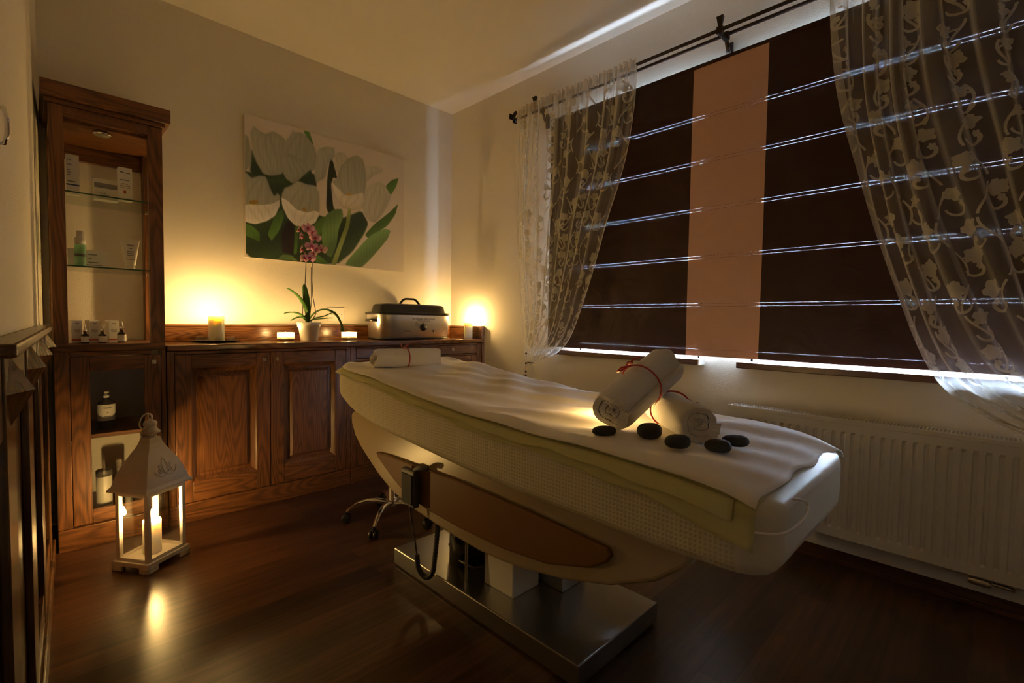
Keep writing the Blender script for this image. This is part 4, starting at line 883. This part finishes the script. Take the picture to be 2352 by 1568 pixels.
# ================================================================ blind
t=thing('roman_blind','wide burgundy roman blind with a salmon centre stripe over the window','blind',(-.05,-2.4,2.36))
for a,b,mt,nm_ in ((-1.13,-2.096,BLD,'burgundy_panel'),(-2.096,-2.457,BLS,'salmon_panel'),(-2.457,-3.78,BLD,'burgundy_panel')):
    m=MB()
    def f(u,v,a=a,b=b):
        y=a+(b-a)*u; z=2.367-(2.367-.874)*v
        x=-.048+.0018*sin(y*9+z*3)+.0012*sin(31*y+6*z)*v
        return (x,y,z)
    m.grid(f,24,60)
    o=m.build(nm_,mt,t)
    # keep world coordinates in the cloth's own space for the seams: child offset undone
    o.location=(.05,2.4,-2.36)
m=MB().grid(lambda u,v:(-.0425+.0015*sin((-1.135-2.64*u)*9+v*4),-1.135-2.64*u,2.36-(2.36-.878)*v),60,40)
o=m.build('lining',blindm('blind_lining',(.80,.80,.80),.8,1.0,True),t); o.location=(.05,2.4,-2.36)
m=MB().box((-.0500,-1.13,2.350),(-.0340,-3.78,2.369)); m.build('head_rail',BLD,t,off=t.location,bev=.001)
for yy in (-1.3,-2.26,-3.4): MB().box((-.0335,yy-.012,2.352),(-.001,yy+.012,2.364)).build('wall_bracket',WHITEP,t,off=t.location,bev=.001)

# ================================================================ curtain rods
t=thing('curtain_rod','double dark metal curtain rod with twisted finials above the window','curtain rod',(-.13,-2.4,2.43)); RO=t.location
MB().tube([(-.062,-.86,2.458),(-.062,-4.2,2.458)],.0085,10).build('rear_rod',BLACKM,t,off=RO)
MB().tube([(-.135,-.90,2.450),(-.135,-4.2,2.450)],.0085,10).build('front_rod',BLACKM,t,off=RO)
for yy in (-1.06,-2.262,-3.9):
    m=MB(); m.box((-.012,yy-.014,2.345),(-.001,yy+.014,2.44)); m.tube([(-.006,yy,2.385),(-.03,yy,2.388),(-.055,yy,2.430),(-.145,yy,2.434)],.006,6,flat=1.8); m.box((-.074,yy-.014,2.435),(-.050,yy+.014,2.468)); m.box((-.147,yy-.014,2.430),(-.123,yy+.014,2.464)); 
    m.add([(-.139,yy-.008,2.463),(-.131,yy-.008,2.463),(-.131,yy+.008,2.463),(-.139,yy+.008,2.463),(-.148,yy-.016,2.512),(-.126,yy-.016,2.512),(-.126,yy+.016,2.512),(-.148,yy+.016,2.512)],[(0,3,2,1),(4,5,6,7),(0,1,5,4),(1,2,6,5),(2,3,7,6),(3,0,4,7)])
    m.build('bracket',BLACKM,t,off=RO,bev=.001)
for x,yy,z in ((-.062,-.86,2.458),(-.135,-.90,2.450)):
    m=MB(); q=[]
    for k in range(9):
        s=k/8; a=s*pi*1.1; h=.011 if k not in (0,8) else .007
        q.append([(x+h*cos(a+pi/4+j*pi/2)*1.3,yy+.005+.052*s,z+h*sin(a+pi/4+j*pi/2)*1.3+.012*sin(s*6)) for j in range(4)])
    m.rings(q,sm=False); m.box((x-.018,yy+.057,z-.022),(x+.018,yy+.064,z+.014)); m.build('finial',BLACKM,t,off=RO)

# ================================================================ sheer curtains with vine embroidery
def polyl(P):
    P=np.array(P,float); d=np.r_[0,np.cumsum(np.hypot(*np.diff(P,axis=0).T))]; d/=d[-1]
    return lambda s:(float(np.interp(s,d,P[:,0])),float(np.interp(s,d,P[:,1])))
def smoothp(P,n=60):
    q=catm([(a,b,0) for a,b in P],n); return polyl([(p.x,p.y) for p in q])
def curtain(name,label,Lp,Rp,nf,amp0,amp1,Wc,Lc,seed,cat='curtain',lower=None,xm=-.147):
    Lf,Rf=smoothp(Lp),smoothp(Rp)
    def S(u,v,o=0):
        yl,zl=Lf(v); yr,zr=Rf(v); e=u+.012*sin(2*pi*u*3+4*v)
        y=yl+(yr-yl)*e; z=zl+(zr-zl)*e
        am=amp0+(amp1-amp0)*v
        ph=2*pi*nf*(u+.015*sin(7*u+3*v))+.8*sin(3*v+5*u)
        sn=sin(ph); s3=sin(2.7*ph+1)
        x=xm-am*(sn*.8+abs(sn)*.35)-am*.25*s3*(1-v)-o
        y+= .35*am*sin(2*ph)*(1-.5*v)
        if v<.02: x+=.006*sin(ph*4)*(1-v/.02)
        return (x,y,z)
    root=thing(name,label,cat,(xm,Lp[0][0]/2+Rp[0][0]/2,Lp[0][1]))
    O_=root.location
    m=MB().grid(lambda u,v:S(u,v),nf*16,110); m.build('voile',SHEER,root,off=O_)
    # gathered heading: short dense ruffle on the rod
    yl,yr=Lp[0][0],Rp[0][0]; nn=int(abs(yr-yl)/.034)
    m=MB().grid(lambda u,v:(xm-.011-.009*sin(2*pi*nn*u)-.004*sin(5.3*nn*u), yl+(yr-yl)*u+.006*sin(2*pi*nn*u*1.5+v), Lp[0][1]+.030-.062*v+.004*sin(2*pi*nn*u+1)*(1-v)),nn*8,6); m.build('gathered_heading',sheer('heading_voile',(.85,.78,.66),.42,.45),root,off=O_)
    # hems along the free edge
    rnd=random.Random(seed); m=MB(); 
    def strip(path,wd):
        n=len(path); vs=[]
        for i,(a,b) in enumerate(path):
            ta=path[min(i+1,n-1)][0]-path[max(i-1,0)][0]; tb=path[min(i+1,n-1)][1]-path[max(i-1,0)][1]; l=math.hypot(ta,tb) or 1
            w2=wd(i/(n-1)) if callable(wd) else wd
            for q in (-1,0,1):
                aa=a-tb/l*w2*q; bb=b+ta/l*w2*q
                if not(0<aa<Wc and 0<bb<Lc*.995): aa=min(max(aa,.001),Wc-.001); bb=min(max(bb,.001),Lc*.995)
                vs.append(S(aa/Wc,bb/Lc,.0016))
        m.add(vs,[(i*3+j,i*3+j+1,(i+1)*3+j+1,(i+1)*3+j) for i in range(n-1) for j in range(2)],0,True)
    def blossom(a,b,s,rot):
        if not(s<a<Wc-s and s<b<Lc*.985-s): return
        K=40; vs=[S(a/Wc,b/Lc,.0018)]
        for rr in (.5,1):
            for j in range(K):
                th=2*pi*j/K; lob=.86+.36*abs(math.sin(2.5*(th-rot)))**.8+.05*sin(13*(th-rot))
                el=1.0 if abs(((th-rot+pi)%(2*pi))-pi)<1.9 else .72
                r_=s*rr*lob*el*.82
                vs.append(S((a+r_*cos(th))/Wc,(b+r_*sin(th))/Lc,.0018))
        m.add(vs,[(0,1+j,1+(j+1)%K) for j in range(K)]+[(1+j,1+K+j,1+K+(j+1)%K,1+(j+1)%K) for j in range(K)],0,True)
    def scroll(a,b,r,dr,rot,tip=True):
        path=[]
        for i in range(17):
            s=i/16; th=rot+dr*s*4.0; rr=r*(1-.55*s); path.append((a+rr*cos(th)-r*cos(rot),b+rr*sin(th)-r*sin(rot)))
        strip(path,lambda s:.0035+.004*s)
        if tip: blossom(path[-1][0],path[-1][1],.0135,0)
        return path
    cols=int(Wc/.155)
    for c_ in range(cols+1):
        a0=(c_+.5*(seed%2))*.155+.03; p0=rnd.random()*6; path=[]; b=.02
        while b<Lc*.99:
            path.append((a0+.036*sin(2*pi*b/.30+p0),b)); b+=.012
        seg=[]
        k=0; b=.05+rnd.random()*.08
        while b<Lc*.96:
            aa=a0+.036*sin(2*pi*b/.30+p0); sd=1 if k%2 else -1
            s_=.031+.008*rnd.random()
            bl=b+.02; 
            # stalk, blossom, scroll
            ex,ey=aa+sd*(.030+.012*rnd.random()),bl-.030
            strip([(aa+(ex-aa)*q+.010*sd*sin(pi*q),b+(ey-b)*q) for q in [i/6 for i in range(7)]],.0038)
            blossom(ex,ey,s_,rnd.random()*6)
            scroll(aa,b+.045,.030+.006*rnd.random(),-sd,pi if sd>0 else 0)
            # arc of stem around this node
            n0=max(0,int((b-.045)/.012)); n1=min(len(path)-1,int((b+.055)/.012))
            if n1-n0>2: strip(path[n0:n1+1],.0040)
            k+=1; b+=.112+.02*rnd.random()
    m.build('vine_embroidery',EMBR,root,off=O_)
    hm=MB(); 
    for u0,u1 in (((0,.012),) if name!='x' else ()): hm.grid(lambda u,v:S(u0+(u1-u0)*u,v,.001),2,110)
    if Rp[0][0]>-2: hm.grid(lambda u,v:S(.985+.015*u,v,.001),2,110)
    hm.build('hem',sheer('hem_voile',(.86,.83,.76),.38,.5),root,off=O_)
    if lower:
        (l0,l1,r0,r1)=lower
        def Q(u,v): 
            yl=l0[0]+(l1[0]-l0[0])*v**.6; yr=r0[0]+(r1[0]-r0[0])*v**.6; z=l0[1]+(l1[1]-l0[1])*v
            return (xm-.016*sin(2*pi*5*u+v)*(.4+.6*v)-.004, yl+(yr-yl)*u, z)
        MB().grid(Q,60,40).build('lower_fall',SHEER,root,off=O_)
    return root
Lp=[(-.930,2.445),(-.922,2.185),(-.930,1.80),(-.950,1.45),(-.985,1.152),(-1.012,.90),(-1.030,.765)]
Rp=[(-1.815,2.445),(-1.803,2.214),(-1.767,1.987),(-1.715,1.805),(-1.648,1.619),(-1.549,1.299),(-1.427,.985),(-1.327,.86),(-1.20,.80),(-1.075,.765)]
curtain('sheer_curtain','sheer white curtain with vine embroidery tied back at the left of the window',Lp,Rp,8,.026,.008,1.25,2.0,1,lower=((-1.030,.764),(-.945,.04),(-1.075,.764),(-1.23,.04)))
Lp=[(-2.715,2.445),(-2.732,2.19),(-2.763,1.92),(-2.824,1.65),(-2.890,1.40),(-2.981,1.124),(-3.045,.952),(-3.108,.836),(-3.190,.762),(-3.331,.690),(-3.55,.668),(-3.78,.70)]
Rp=[(-4.02,2.445),(-4.0,2.0),(-3.96,1.5),(-3.92,1.1),(-3.87,.85),(-3.83,.73)]
curtain('sheer_curtain','sheer white curtain with vine embroidery sweeping to the right side of the window',Lp,Rp,12,.026,.014,1.75,2.25,2,lower=((-3.80,.725),(-3.78,.04),(-3.85,.725),(-4.05,.04)))
t=thing('curtain_tieback','beaded cord tieback round the gathered left curtain','tieback',(-.137,-1.052,.765))
MB().tube([(.016*cos(2*pi*j/20)-.004,.034*sin(2*pi*j/20),.003*sin(2*pi*j/10)) for j in range(20)],.003,6,closed=True).build('cord',pm('brown_cord',(.06,.03,.02),.7),t)
m=MB()
for z in (.062,-.005,-.06,-.088): m.lathe([(.0075*sin(pi*i/8),-.0075*cos(pi*i/8)) for i in range(9)],(-.026,.012,z),12)
m.tube([(-.022,.012,.07),(-.026,.012,-.09)],.0012,5); m.build('beads',pm('dark_red_bead',(.05,.012,.01),.3),t)
